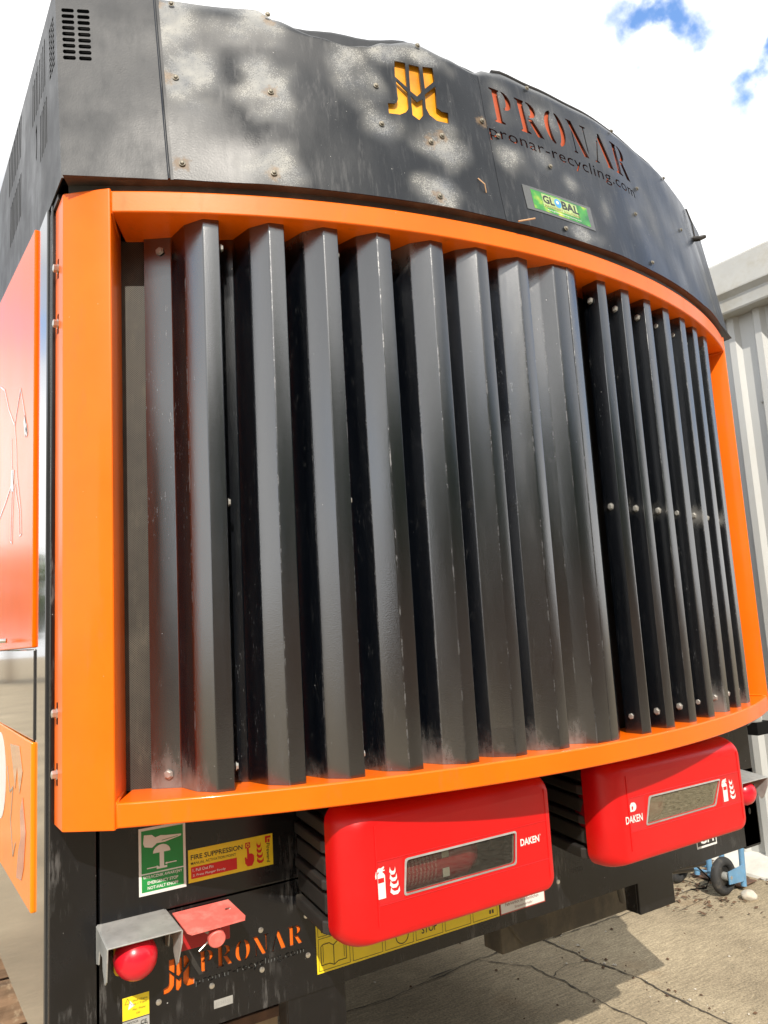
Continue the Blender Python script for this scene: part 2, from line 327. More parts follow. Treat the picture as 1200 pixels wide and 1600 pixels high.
def text_mesh(txt, bold=0.0, extrude=0.0, spacing=1.0):
    """the glyphs of txt, scaled so the run is 1 wide; returns verts, faces, height ratio"""
    k = (txt, bold, extrude, spacing)
    if k in _tc: return _tc[k]
    cu = bpy.data.curves.new('t', 'FONT'); cu.body = txt; cu.offset = bold; cu.extrude = extrude; cu.resolution_u = 3; cu.space_character = spacing
    o = bpy.data.objects.new('t', cu); C.objects.link(o)
    dg = bpy.context.evaluated_depsgraph_get(); ev = o.evaluated_get(dg); me = ev.to_mesh()
    vs = [v.co.copy() for v in me.vertices]; fs = [list(p.vertices) for p in me.polygons]
    ev.to_mesh_clear(); bpy.data.objects.remove(o); bpy.data.curves.remove(cu)
    x0 = min(v.x for v in vs); x1 = max(v.x for v in vs); y0 = min(v.y for v in vs); y1 = max(v.y for v in vs)
    _tc[k] = (vs, fs, (x0, x1, y0, y1)); return _tc[k]
def put_text(mb, txt, fn, x, y, w, h, mt, bold=0.0, hh=0.0, spacing=1.0):
    """text filling the box (x, y, w, h) of a surface fn(a, b, height)"""
    vs, fs, (x0, x1, y0, y1) = text_mesh(txt, bold, 0.0, spacing)
    mb.add([fn(x + (v.x - x0) / (x1 - x0) * w, y + (v.y - y0) / (y1 - y0) * h, hh) for v in vs], fs, mt)
def text_polys_bm(txt, x, y, w, h, bold=0.0, spacing=1.0):
    vs, fs, (x0, x1, y0, y1) = text_mesh(txt, bold, 1.0, spacing)
    return [(x + (v.x - x0) / (x1 - x0) * w, y + (v.y - y0) / (y1 - y0) * h, v.z) for v in vs], fs
def cut_sheet(name, xs, ys, thick, cutters, texts, fn, mt, parent, attrs=None, smooth=40):
    """a flat slab (grid xs by ys) with openings cut out, then laid on the surface fn(a, b, h)"""
    mb = MB(); nx, ny = len(xs), len(ys)
    vs = [(x, y, h) for h in (0.0, -thick) for y in ys for x in xs]
    fs = []
    for k in range(2):
        for j in range(ny - 1):
            for i in range(nx - 1):
                a = k * nx * ny + j * nx + i; q = (a, a + 1, a + 1 + nx, a + nx); fs.append(q if k == 0 else q[::-1])
    T = nx * ny
    for i in range(nx - 1):
        fs.append((i, T + i, T + i + 1, i + 1)); a = (ny - 1) * nx + i; fs.append((a, a + 1, T + a + 1, T + a))
    for j in range(ny - 1):
        a = j * nx; fs.append((a, a + nx, T + a + nx, T + a)); a = j * nx + nx - 1; fs.append((a, T + a, T + a + nx, a + nx))
    me = bpy.data.meshes.new(name); me.from_pydata(vs, [], fs); me.materials.append(mt)
    o = bpy.data.objects.new(name, me); C.objects.link(o)
    if cutters or texts:
        cb = bmesh.new()
        for poly in cutters:
            n = len(poly); ar = sum(poly[i][0] * poly[(i + 1) % n][1] - poly[(i + 1) % n][0] * poly[i][1] for i in range(n))
            if ar < 0: poly = poly[::-1]
            lo = [cb.verts.new((a, b, -0.05)) for a, b in poly]; hi = [cb.verts.new((a, b, 0.05)) for a, b in poly]
            cb.faces.new(lo[::-1]); cb.faces.new(hi)
            for i in range(n): cb.faces.new((lo[i], lo[(i + 1) % n], hi[(i + 1) % n], hi[i]))
        for tv, tf in texts:
            q = [cb.verts.new((a, b, math.copysign(0.05, c))) for a, b, c in tv]
            for f in tf:
                try: cb.faces.new([q[i] for i in f])
                except ValueError: pass
        bmesh.ops.remove_doubles(cb, verts=cb.verts, dist=1e-6)
        cm = bpy.data.meshes.new('cut'); cb.to_mesh(cm); cb.free()
        co = bpy.data.objects.new('cut', cm); C.objects.link(co)
        md = o.modifiers.new('b', 'BOOLEAN'); md.operation = 'DIFFERENCE'; md.solver = 'EXACT'; md.object = co
        dg = bpy.context.evaluated_depsgraph_get(); new = bpy.data.meshes.new_from_object(o.evaluated_get(dg))
        o.modifiers.clear(); o.data = new; bpy.data.objects.remove(co); me = new
    org = Vector((0, 0, 0))
    if parent: o.parent = parent; org = world_origin(parent)
    vals = {k: [] for k in (attrs or {})}
    for v in me.vertices:
        a, b, h = v.co
        for k in vals: vals[k].append(attrs[k](a, b))
        v.co = Vector(fn(a, b, h)) - org
    for k, l in vals.items():
        at = me.attributes.new(k, 'FLOAT', 'POINT'); at.data.foreach_set('value', l)
    bm = bmesh.new(); bm.from_mesh(me)
    for f in bm.faces: f.smooth = True
    for e in bm.edges:
        if len(e.link_faces) == 2 and e.calc_face_angle(0) > rad(smooth): e.smooth = False
    bmesh.ops.recalc_face_normals(bm, faces=bm.faces)
    bm.to_mesh(me); bm.free(); me.name = name; o.name = name
    if not me.materials: me.materials.append(mt)
    return o
def lin(a, b, n): return [a + (b - a) * i / (n - 1) for i in range(n)]
def dup(o, parent=None):
    c = o.copy(); C.objects.link(c)
    if parent: c.parent = parent
    for ch in o.children: dup(ch, c)
    return c

# ---------------------------------------------------------------- the ground and the yard
def struct(mb, name, **k):
    o = mb.build(name, **k); o['kind'] = 'structure'; return o
g = MB(); S = 140
g.add([(-S, -S, 0), (S, -S, 0), (S, S, 0), (-S, S, 0)], [(0, 1, 2, 3)], GROUND); struct(g, 'ground')
def crack(pts, w, name='ground_crack'):
    P = []
    for i in range(len(pts) - 1):
        a, b = Vector(pts[i]), Vector(pts[i + 1]); n = max(2, int((b - a).length / 0.025))
        for k in range(n): P.append(a.lerp(b, k / n))
    P.append(Vector(pts[-1])); vs = []
    for i, p in enumerate(P):
        d = (P[min(i + 1, len(P) - 1)] - P[max(i - 1, 0)]).normalized(); nn = Vector((-d.y, d.x))
        j = nn * (noise.noise(Vector((p.x * 9, p.y * 9, 3))) * 0.013 + noise.noise(Vector((p.x * 40, p.y * 40, 7))) * 0.010 + noise.noise(Vector((p.x * 110, p.y * 110, 4))) * 0.004)
        ww = w * 0.85 * (0.35 + 1.0 * abs(noise.noise(Vector((p.x * 14, p.y * 14, 0)))) * 2.0) / 2
        a = p + j - nn * ww; b = p + j + nn * ww
        vs += [(a.x, a.y, 0.004), (b.x, b.y, 0.004)]
    return vs, [(2 * i, 2 * i + 1, 2 * i + 3, 2 * i + 2) for i in range(len(P) - 1)]
cm = MB()
for pts, w in (([(3.05, 9), (3.04, 5), (3.031, 3.32), (3.026, 3.042), (3.043, 2.775), (3.021, 2.536), (3.001, 2.26), (3.0, 0.5), (3.0, -4)], 0.014),
               ([(2.30, 3.40), (2.605, 3.404), (2.756, 3.176), (2.76, 2.962), (2.745, 2.735), (2.742, 2.522), (2.70, 1.9), (2.74, 0.6)], 0.010),
               ([(2.76, 3.03), (2.80, 3.061), (2.915, 3.069), (3.021, 3.046)], 0.006),
               ([(0.5, 3.42), (1.874, 3.352), (2.043, 3.346), (2.318, 3.372), (2.605, 3.404), (2.847, 3.415), (3.04, 3.36), (3.9, 3.33), (4.9, 3.36)], 0.010),
               ([(3.87, 3.384), (3.878, 3.167), (4.226, 3.205)], 0.005)):
    vs, fs = crack(pts, w); cm.add(vs, fs, CRACK)
struct(cm, 'ground_cracks')
# unseen earth bank behind the camera, added to put brown reflections in the paint
bk = MB(); nx = 60; vs = []
for j in range(6):
    for i in range(nx):
        x = -26 + 50 * i / (nx - 1); h = (0, 0.6, 1.4, 2.2, 2.6, 2.7)[j]; y = -9 - j * 0.55 + 0.5 * noise.noise(Vector((x * 0.4, j, 0)))
        vs.append((x, y, h + (0.3 * noise.noise(Vector((x * 0.7, j * 0.6, 2))) if j else -0.05)))
bk.add(vs, [(j * nx + i, j * nx + i + 1, (j + 1) * nx + i + 1, (j + 1) * nx + i) for j in range(5) for i in range(nx - 1)], EARTH)
struct(bk, 'unseen_earth_bank', smooth=80)
def leaves(center, size, n, seed, mt=LEAF, s=0.22):
    rnd = random.Random(seed); mb = MB()
    for _ in range(n):
        while True:
            p = Vector((rnd.uniform(-1, 1), rnd.uniform(-1, 1), rnd.uniform(-1, 1)))
            if 0.25 < p.length < 1 and noise.noise(p * 2.2 + Vector((seed, 0, 0))) > -0.18: break
        c = Vector(center) + Vector((p.x * size[0], p.y * size[1], p.z * size[2])); q = Vector((rnd.gauss(0, 1), rnd.gauss(0, 1), rnd.gauss(0, 1))).normalized()
        a = q.orthogonal().normalized() * s * rnd.uniform(0.5, 1.2); b = q.cross(a).normalized() * s * rnd.uniform(0.3, 0.8)
        mb.add([c - a, c - b, c + a, c + b], [(0, 1, 2, 3)], mt)
    return mb
wd = MB(); rnd = random.Random(11)  # unseen tree belt, added so the slat faces have something dark to reflect
for k in range(26):
    x = -19 + k * 1.5 + rnd.uniform(-.5, .5); y = -12.5 + rnd.uniform(-1, 1); h = rnd.uniform(5.2, 7.8)
    m2 = leaves((x, y, 1.8 + h * 0.45), (1.6, 1.4, h * 0.5), 260, 100 + k, s=0.42); b0 = len(wd.v)
    wd.add(m2.v, m2.f, LEAF)
tag(wd.build('woodland'), 'belt of woodland added unseen behind the viewer to darken reflections in the slats', 'woodland', kind='stuff')
def tree(x, y, h, seed, label):
    t = empty('tree', (x, y, 0), label, 'tree', 'trees along the left side of the yard')
    tk = MB(); tk.tube([(x, y, 0), (x + 0.1, y, h * 0.3), (x - 0.1, y + 0.1, h * 0.7)], [0.22, 0.16, 0.06], BARK)
    for k in range(5):
        a = k * 1.3 + seed; tk.tube([(x, y, h * 0.3), (x + math.cos(a) * h * 0.12, y + math.sin(a) * h * 0.12, h * 0.5), (x + math.cos(a) * h * 0.22, y + math.sin(a) * h * 0.22, h * 0.7)], [0.09, 0.06, 0.02], BARK)
    tk.build('trunk', t)
    leaves((x, y, h * 0.64), (h * 0.36, h * 0.36, h * 0.38), 1500, seed, s=0.3).build('crown', t)
for i, (x, y, h) in enumerate([(-14, 34, 6.5), (-9.5, 38, 7.5), (-18, 40, 8), (-5, 44, 6.8)]):
    tree(x, y, h, i + 3, ['short broad leafy tree, nearest along the left edge of the yard', 'round leafy tree second from the nearest along the left edge', 'tallest leafy tree, farthest left in the row', 'leafy tree farthest along the yard, closest behind the machine'][i])

# ---------------------------------------------------------------- metal clad building on the right
BX = 4.947
bld = empty('metal_building', (BX, 5, 0), 'off-white corrugated metal building with a pale fascia, standing right of the black and orange machine', 'building')
wl = MB(); prof = []
pitch = 0.1937; y0r = 2.83
for k in range(-4, 68):
    b = y0r + k * pitch
    prof += [(b, 0.0), (b + 0.024, -0.034), (b + 0.070, -0.034), (b + 0.094, 0.0)]
zs = [0.07, 1.3, 2.6, 3.72]; vs = [(BX + 0.03 + dx, yy, z) for z in zs for yy, dx in prof]; n = len(prof)
wl.add(vs, [(j * n + i, j * n + i + 1, (j + 1) * n + i + 1, (j + 1) * n + i) for j in range(3) for i in range(n - 1)], CLAD)
wl.build('wall', bld)
core = MB(); core.box((BX + 5.1, 8.95, 1.85), (10, 13.7, 3.7), FASC); core.build('inner_wall', bld)
fa = MB(); Z0 = 3.70
pf = [(-0.10, Z0 - 0.012), (-0.105, Z0), (-0.075, Z0 + 0.012), (-0.075, Z0 + 0.10), (-0.105, Z0 + 0.135), (-0.105, Z0 + 0.145), (-0.06, Z0 + 0.37), (-0.05, Z0 + 0.385), (10.3, Z0 + 0.9), (10.3, Z0 - 0.012)]
vs = [(BX + a, yy, z) for yy in (1.95, 16) for a, z in pf]; n = len(pf)
fa.add(vs, [(i, (i + 1) % n, n + (i + 1) % n, n + i) for i in range(n)] + [list(range(n)), list(range(n, 2 * n))], FASC); fa.build('fascia', bld)
kb = MB(); nn = 90; vs = []
for i in range(nn):
    yy = -4 + 18 * i / (nn - 1); e = 0.14 + 0.10 * max(0, noise.noise(Vector((yy * 1.1, 0, 0)))) + (0.06 if yy < 3.3 else 0.0)
    vs += [(BX + 0.06, yy, 0.075), (BX - e * 0.5, yy, 0.06), (BX - e, yy, 0.015), (BX - e - 0.012, yy, -0.01)]
kb.add(vs, [(4 * i + k, 4 * i + k + 1, 4 * i + 5 + k, 4 * i + 4 + k) for i in range(nn - 1) for k in range(3)], CONC_W); kb.build('plinth', bld, smooth=30)
sm = MB(); vs, fs = crack([(BX - 0.17, 6), (BX - 0.19, 3.9), (BX - 0.23, 3.2), (BX - 0.22, 2.4), (BX - 0.2, 0)], 0.03); sm.add(vs, fs, CRACK); struct(sm, 'ground_seam')
for (yy, zz) in ((2.93, 3.05), (2.86, 3.06), (2.94, 1.9), (3.35, 2.4), (2.74, 2.3), (3.13, 1.2)):
    q = MB(); q.lathe([(0.011, 0), (0.011, 0.003), (0.006, 0.004), (0.006, 0.009)], (BX + 0.029, yy, zz), (-1, 0, 0), DULLSTEEL, 10); q.build('wall_screw', bld)
vb = MB(); vb.box((BX - 0.03, 2.735, 0.26), (0.09, 0.14, 0.24), CHASSIS); vb.build('wall_socket_box', bld, bevel=0.006)

# ---------------------------------------------------------------- the machine
XC, YC, R = 1.57, 3.9786, 2.528
XL, XR = 0.32, 2.82
def zz(z): return z + CAMZ
def cyl(th, v, z):       # th in degrees round the curved front, v outwards, z relative to eye height
    a = rad(th); return Vector((XC + (R + v) * math.sin(a), YC - (R + v) * math.cos(a), z + CAMZ))
mach = empty('recycling_machine', (XC, 1.9, 0), 'large black and orange recycling machine with a curved louvred grille and worn black hood', 'machine')

# core body, roof, right side
b = MB()
b.box((XC, 4.75, zz(0.35)), (2.46, 5.6, 2.43), DARK)
b.build('body_core', mach)
rs_ = MB(); rs_.box((XR - 0.006, 4.75, zz(0.36)), (0.012, 5.72, 2.46), SIDEBLK); rs_.build('side_panel', mach)
# left side: glossy black sheet with openings
Y0 = 1.905
def side_fn(a, b_, h): return (XL - h * -1.0 if False else XL - h, a, zz(b_))
cut_sheet('side_panel', lin(Y0, 7.6, 30), lin(-0.88, 1.045, 24), 0.004, [], [], lambda a, b_, h: (XL + 0.004 - 0.0 - h * 0 + (0 if h == 0 else 0.004), a, zz(b_)), SIDEBLK, mach)
tr = MB()
tr.box((XL + 0.004, 1.983, zz(0.085)), (0.016, 0.128, 1.93), SIDEBLK)
tr.build('corner_trim', mach, bevel=0.003)
# orange doors on the side
def door(poly, name, lab=None):
    m_ = MB(); m_.prism(poly, lambda a, b_, h: (XL - h, a, zz(b_)), 0.0, 0.011, ORANGE_DOOR)
    o = m_.build(name, mach, bevel=0.003)
    return o
door([(2.055, -0.002), (6.2, -0.03), (6.2, 1.30), (4.2, 1.30), (2.055, 1.062)], 'side_door')
DOORM = mat('amber_gloss', (0.92, 0.25, 0.01), 0.2, spec=0.2, coat=0.05, coatr=0.05, var=0.05, scale=4)
dl = door([(2.055, -0.222), (6.2, -0.20), (6.2, -0.60), (2.055, -0.60)], 'side_door'); dl.data.materials[0] = DOORM
hd = MB(); hd.tube([(XL - 0.03, 2.35, zz(0.02)), (XL - 0.05, 2.36, zz(0.02)), (XL - 0.05, 2.5, zz(0.02)), (XL - 0.03, 2.51, zz(0.02))], 0.006, STEEL); hd.build('door_handle', dl)
# printed animal outline (legs and tail) and recycling arrows
dc = MB(); fn = lambda a, b_, h: (XL - 0.0115 - h, a, zz(b_))
def ribbon(pts, w, mt):
    P = [Vector(p) for p in pts]
    for i in range(len(P) - 1):
        d = (P[i + 1] - P[i]).normalized(); q = Vector((-d.y, d.x)) * w / 2
        poly = [P[i] - q, P[i + 1] - q, P[i + 1] + q, P[i] + q]; dc.prism([(p.x, p.y) for p in poly], fn, 0.0, 0.0006, mt)
ribbon([(2.70, 0.83), (2.60, 0.79), (2.50, 0.70), (2.378, 0.623), (2.33, 0.66), (2.272, 0.70), (2.22, 0.64), (2.165, 0.57), (2.148, 0.54)], 0.006, DECALGREY)
ribbon([(2.20, 0.60), (2.17, 0.55), (2.15, 0.56)], 0.03, DECALGREY)
ribbon([(2.378, 0.623), (2.34, 0.55), (2.33, 0.48), (2.29, 0.42), (2.25, 0.36), (2.235, 0.293), (2.27, 0.293), (2.28, 0.36), (2.33, 0.41), (2.36, 0.45)], 0.005, DECALGREY)
ribbon([(2.42, 0.45), (2.43, 0.38), (2.44, 0.30), (2.41, 0.29), (2.40, 0.37), (2.385, 0.44), (2.42, 0.51), (2.44, 0.6)], 0.005, DECALGREY)
ribbon([(2.41, 0.50), (2.42, 0.44)], 0.05, DECALGREY)
ribbon([(2.44, 0.46), (2.55, 0.43), (2.70, 0.40), (2.85, 0.43)], 0.006, DECALGREY)
dc.build('printed_outline', mach)
dc = MB()
dc.prism([(2.40, -0.255), (2.233, -0.246), (2.178, -0.302), (2.226, -0.362), (2.27, -0.30), (2.30, -0.36), (2.34, -0.313)], fn, 0, 0.0006, mat('faded_orange_print', (0.62, 0.24, 0.07), 0.15, coat=0.8, var=0.1))
dc.prism([(2.175, -0.362), (2.123, -0.435), (2.150, -0.52), (2.185, -0.557), (2.267, -0.568), (2.24, -0.50), (2.20, -0.46), (2.215, -0.40)], fn, 0, 0.0006, mat('faded_red_print', (0.72, 0.14, 0.05), 0.15, coat=0.8, var=0.1))
ribbon([(2.45, -0.32), (2.40, -0.38), (2.34, -0.36), (2.38, -0.45), (2.33, -0.53), (2.29, -0.49)], 0.006, DECALGREY)
dc.prism([(2.60 + 0.12 * math.cos(t * math.pi / 12), -0.36 + 0.12 * math.sin(t * math.pi / 12)) for t in range(24)], fn, 0, 0.0006, WHITE)
dc.build('recycling_emblem', mach)
# grey black gap panel and lower strip on the side
sp_ = MB(); sp_.box((XL - 0.003, 4.1, zz(-0.112)), (0.010, 4.1, 0.212), SIDEBLK); sp_.build('side_strip', mach, bevel=0.003)

# hood side (left), leaning front edge, slotted vents
Z0H = 1.049; LEAN = 0.16; HH = 0.545
def front_y(w): return 1.762 + LEAN * w
def hside(a, w, h):
    y_ = a + LEAN * w * max(0.0, 1 - (a - 1.762) / 0.35)
    return (XL - h, y_, zz(Z0H + w))
slots = []
def vslot(y_, z_a, z_b, wd=0.011):
    w0, w1 = z_a - Z0H, z_b - Z0H; a = y_ - LEAN * (w0 + w1) / 2 * max(0.0, 1 - (y_ - 1.762) / 0.35) if y_ < 2.1 else y_
    slots.append([(a - wd / 2, w0), (a + wd / 2, w0), (a + wd / 2, w1), (a - wd / 2, w1)])
for i in range(8): vslot(1.985 + i * 0.027, 1.425, 1.565 - 0.002 * i, 0.015)
for i in range(5): vslot(1.955 + i * 0.022, 1.245, 1.380, 0.013)
for i in range(8): vslot(2.40 + i * 0.035, 1.46, 1.60, 0.019)
for i in range(8): vslot(2.39 + i * 0.030, 1.265, 1.405, 0.017)
for i in range(8): vslot(3.0 + i * 0.035, 1.46, 1.60)
for r_ in range(9):
    for c_ in range(3):
        w0 = 1.392 - Z0H + r_ * 0.0172; a0 = 1.800 + c_ * 0.028; slots.append([(a0, w0), (a0 + 0.022, w0), (a0 + 0.022, w0 + 0.0115), (a0, w0 + 0.0115)])
slots.append([(2.105, 0.235), (2.118, 0.25), (2.112, 0.29), (2.124, 0.33), (2.104, 0.345), (2.098, 0.28)])
cut_sheet('hood_side', lin(1.762, 7.6, 60), lin(0, 0.56, 12), 0.003, slots, [], hside, HOODPLAIN, mach)
cut_sheet('hood_side', lin(1.762, 7.6, 30), lin(0, 0.488, 12), 0.003, [], [], lambda a, w, h: (XR + h, *hside(a, w, 0)[1:]), HOODPLAIN, mach)

# hood corner flats
RB = 2.538
def hood_pt(s, w, h):
    th = s / RB; dent = (0.007 + 0.022 * max(0, w - 0.2)) * noise.noise(Vector((s * 3.4, w * 3.6, 1.3))) + 0.0035 * noise.noise(Vector((s * 7, w * 7, 5)))
    r_ = RB - LEAN * w + h + dent
    return Vector((XC + r_ * math.sin(th), YC - r_ * math.cos(th), zz(Z0H + w)))
SE = rad(23.9) * RB
TOPH = 0.555
def corner(sgn, nm, cuts):
    P1 = lambda w: hood_pt(sgn * (SE + 0.072 * w + 0.0), w, 0)
    X0 = XL if sgn < 0 else XR
    def fn(a, w, h):
        p = Vector((X0, front_y(w), zz(Z0H + w))).lerp(P1(w), a); return p + Vector((0.38 * sgn, -0.91, 0.16)).normalized() * h
    return cut_sheet(nm, lin(0, 1.02, 10), lin(0, TOPH if sgn < 0 else 0.488, 12), 0.003, cuts, [], fn, HOODPLAIN, mach), fn
vents = []
for r_ in range(9):
    for (a0, a1) in ((0.055, 0.175), (0.205, 0.325)):
        w0 = 0.335 + r_ * 0.0180; e = 0.0118; q = 0.012
        vents.append([(a0 + q, w0), (a1 - q, w0), (a1, w0 + 0.003), (a1, w0 + e - 0.003), (a1 - q, w0 + e), (a0 + q, w0 + e), (a0, w0 + e - 0.003), (a0, w0 + 0.003)])
corner(-1, 'hood_corner', vents); corner(1, 'hood_corner', [])

# ---- letters
def arc(cx, cy, rx, ry, a0, a1, n=14): return [(cx + rx * math.cos(rad(a0 + (a1 - a0) * i / (n - 1))), cy + ry * math.sin(rad(a0 + (a1 - a0) * i / (n - 1)))) for i in range(n)]
def letters():
    """stencil serif capitals, each in a 0-1 box"""
    Lr = {}
    stem = lambda x0, x1: [(x0 - 0.1, 0), (x1 + 0.1, 0), (x1 + 0.1, 0.045), (x1, 0.075), (x1, 0.925), (x1 + 0.06, 0.955), (x1 + 0.06, 1), (x0 - 0.1, 1), (x0 - 0.1, 0.955), (x0, 0.925), (x0, 0.075), (x0 - 0.1, 0.045)]
    bowl = lambda y0: arc(0.52, (1 + y0) / 2, 0.36, (1 - y0) / 2, 90, -90) + [(0.50, y0 + 0.05)] + arc(0.52, (1 + y0) / 2, 0.13, (1 - y0) / 2 - 0.05, -90, 90) + [(0.50, 1.0)]
    Lr['P'] = (0.9, [stem(0.12, 0.36), bowl(0.45)])
    Lr['R'] = (1.0, [stem(0.12, 0.36), bowl(0.52), [(0.44, 0.48), (0.66, 0.48), (0.98, 0.06), (1.04, 0.0), (0.74, 0.0)]])
    Lr['O'] = (1.0, [arc(0.46, 0.5, 0.44, 0.52, 100, 260) + arc(0.46, 0.5, 0.19, 0.46, 255, 105), arc(0.54, 0.5, 0.44, 0.52, 80, -80) + arc(0.54, 0.5, 0.19, 0.46, -75, 75)])
    Lr['N'] = (1.0, [[(0.0, 1), (0.27, 1), (0.86, 0.0), (0.62, 0.0), (0.05, 0.955), (0.0, 0.955)], [(0.10, 0.0), (0.28, 0.0), (0.28, 0.04), (0.215, 0.06), (0.215, 0.62), (0.165, 0.70), (0.165, 0.06), (0.10, 0.04)],
                     [(0.72, 1), (1.0, 1), (1.0, 0.96), (0.90, 0.94), (0.90, 0.12), (0.84, 0.24), (0.84, 0.94), (0.72, 0.96)]])
    Lr['A'] = (1.0, [[(0.47, 1.0), (0.56, 1.0), (1.0, 0.05), (1.04, 0.0), (0.66, 0.0), (0.70, 0.05), (0.40, 0.80)], [(0.0, 0.0), (0.22, 0.0), (0.22, 0.04), (0.15, 0.05), (0.36, 0.70), (0.32, 0.76), (0.08, 0.05), (0.0, 0.04)]])
    return Lr
LT = letters()
def word(x0, x1, y, h, slant=0.0):
    ws = 'PRONAR'; tot = sum(LT[c][0] for c in ws) + 0.16 * 5; u = (x1 - x0) / tot; x = x0; out = []
    for c in ws:
        for poly in LT[c][1]: out.append([(x + a * u * 0.98, y + b_ * h + slant * (x + a * u - x0)) for a, b_ in poly])
        x += (LT[c][0] + 0.16) * u
    return out
LOGO = [[(-.4706, .4377), (-.4388, .4378), (-.4404, .3602), (-.4736, .3873)],
        [(-.4721, .3761), (-.4415, .3451), (-.4448, .2934), (-.4561, .2774), (-.4741, .2662), (-.5062, .2626), (-.5058, .2949), (-.4855, .2984), (-.4776, .3047), (-.4736, .3156)],
        [(-.4285, .436), (-.3975, .4365), (-.3969, .3576), (-.4144, .3383), (-.4325, .3507)],
        [(-.4336, .3356), (-.4174, .3192), (-.3984, .3332), (-.4033, .281), (-.4186, .2617), (-.4365, .273)],
        [(-.3868, .4394), (-.3535, .4446), (-.3531, .4021), (-.3865, .3696)],
        [(-.3894, .3505), (-.352, .3865), (-.3565, .3157), (-.3426, .308), (-.3223, .3093), (-.3257, .2738), (-.3635, .273), (-.3837, .2859), (-.392, .3065)]]
# the top edge of the hood dips and bulges
TOPE = [(-24, .555), (-19, .552), (-17.9, .524), (-15.5, .480), (-13.7, .458), (-12.4, .476), (-11.1, .503), (-8.8, .530), (-6.5, .516), (-4.7, .494), (-3.2, .526), (-1.7, .541), (1, .532), (5, .530), (10, .528), (15, .524), (19, .516), (22.6, .500), (24, .49)]
def top_w(th):
    for (a, p), (b_, q) in zip(TOPE, TOPE[1:]):
        if th <= b_:
            t = max(0, (th - a) / (b_ - a)); t = t * t * (3 - 2 * t); return p + (q - p) * t
    return TOPE[-1][1]
def edge_shift(s, w): return math.copysign(0.072 * w * max(0.0, min(1.0, (abs(s) - 0.88) / 0.17)), s)
def hood_fn(off):
    def f(s, w, h):
        s = s + edge_shift(s, w)
        th = math.degrees(s / RB); T = top_w(th)
        if w > 0.45: w2 = 0.45 + (w - 0.45) / (TOPH - 0.45) * (T - 0.45) 
        else: w2 = w
        curl = -0.018 * max(0, (w - 0.50) / 0.055) ** 2
        return hood_pt(s, w2, h + off + curl)
    return f
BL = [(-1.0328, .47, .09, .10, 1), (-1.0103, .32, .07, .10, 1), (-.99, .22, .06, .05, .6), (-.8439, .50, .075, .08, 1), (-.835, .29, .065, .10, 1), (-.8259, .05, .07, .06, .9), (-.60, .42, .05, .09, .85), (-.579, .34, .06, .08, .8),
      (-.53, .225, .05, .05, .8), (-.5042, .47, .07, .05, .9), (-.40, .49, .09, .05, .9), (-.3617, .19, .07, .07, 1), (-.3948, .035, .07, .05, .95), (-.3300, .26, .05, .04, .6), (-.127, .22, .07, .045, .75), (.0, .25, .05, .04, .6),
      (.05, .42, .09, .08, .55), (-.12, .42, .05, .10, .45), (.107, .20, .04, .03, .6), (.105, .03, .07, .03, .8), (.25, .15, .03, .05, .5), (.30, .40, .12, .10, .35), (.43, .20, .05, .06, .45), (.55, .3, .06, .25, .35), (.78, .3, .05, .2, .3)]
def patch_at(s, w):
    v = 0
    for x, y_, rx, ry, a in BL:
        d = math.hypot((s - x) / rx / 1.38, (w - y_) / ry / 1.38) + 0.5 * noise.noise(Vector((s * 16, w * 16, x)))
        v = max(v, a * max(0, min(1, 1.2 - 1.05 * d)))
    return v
SCR = [(-1.06, .5238), (-1.0492, .293), (-1.0351, .0433), (-.8128, .5193), (-.8178, .2734), (-.823, .0317), (-.395, .5029), (-.5332, .2209), (-.535, .3407), (-.3557, .2263), (-.3929, .1991), (-.3955, .0283), (-.2114, .3137), (-.1613, .2791),
       (.0251, .2344), (.0022, .5019), (.4067, .5007), (.7897, .4815), (.4956, .3202), (.8323, .2889), (.4233, .1978), (.0235, .0247), (.4432, .0287)]
def rust_at(s, w): 
    v = 0
    for i, (x, y_) in enumerate(SCR[:13]):
        d = math.hypot(s - x, w - y_) / 0.045; v = max(v, (0.85 if i not in (6, 7, 8) else 0.4) * max(0, 1.1 - d))
    return v
at = {'patch': patch_at, 'rust': rust_at}
SM = -0.192
small = [text_polys_bm('pronar-recycling.com', SM + 0.004, 0.262, 0.658, 0.052, 0.0, 1.06)]
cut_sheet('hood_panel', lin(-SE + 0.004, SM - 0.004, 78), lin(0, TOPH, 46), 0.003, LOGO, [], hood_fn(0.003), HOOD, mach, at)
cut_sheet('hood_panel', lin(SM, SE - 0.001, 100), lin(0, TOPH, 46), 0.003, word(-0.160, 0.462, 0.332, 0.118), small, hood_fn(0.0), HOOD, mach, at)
LOGOY = mat('logo_yellow', (0.95, 0.34, 0.01), 0.4, var=0.35, scale=9); NAMEO = mat('name_orange', (0.46, 0.09, 0.035), 0.5, var=0.1)
ml = MB()   # plates behind the cut-out logo and name
for s0, s1, w0, w1 in ((-0.54, -0.30, 0.23, 0.46), (-0.18, 0.50, 0.235, 0.475)):
    n = 30; vs = [hood_pt(s, w, -0.009) for w in lin(w0, w1, 8) for s in lin(s0, s1, n)]
    ml.add(vs, [(j * n + i, j * n + i + 1, (j + 1) * n + i + 1, (j + 1) * n + i) for j in range(7) for i in range(n - 1)], LOGOY if s0 < -0.3 else NAMEO)
ml.build('logo_backing', mach, smooth=30)
iw = MB(); n = 50
vs = [hood_pt(s, w, -0.032) for w in lin(0.0, 0.455, 6) for s in lin(-SE, SE, n)]
iw.add(vs, [(j * n + i, j * n + i + 1, (j + 1) * n + i + 1, (j + 1) * n + i) for j in range(5) for i in range(n - 1)], DARK)
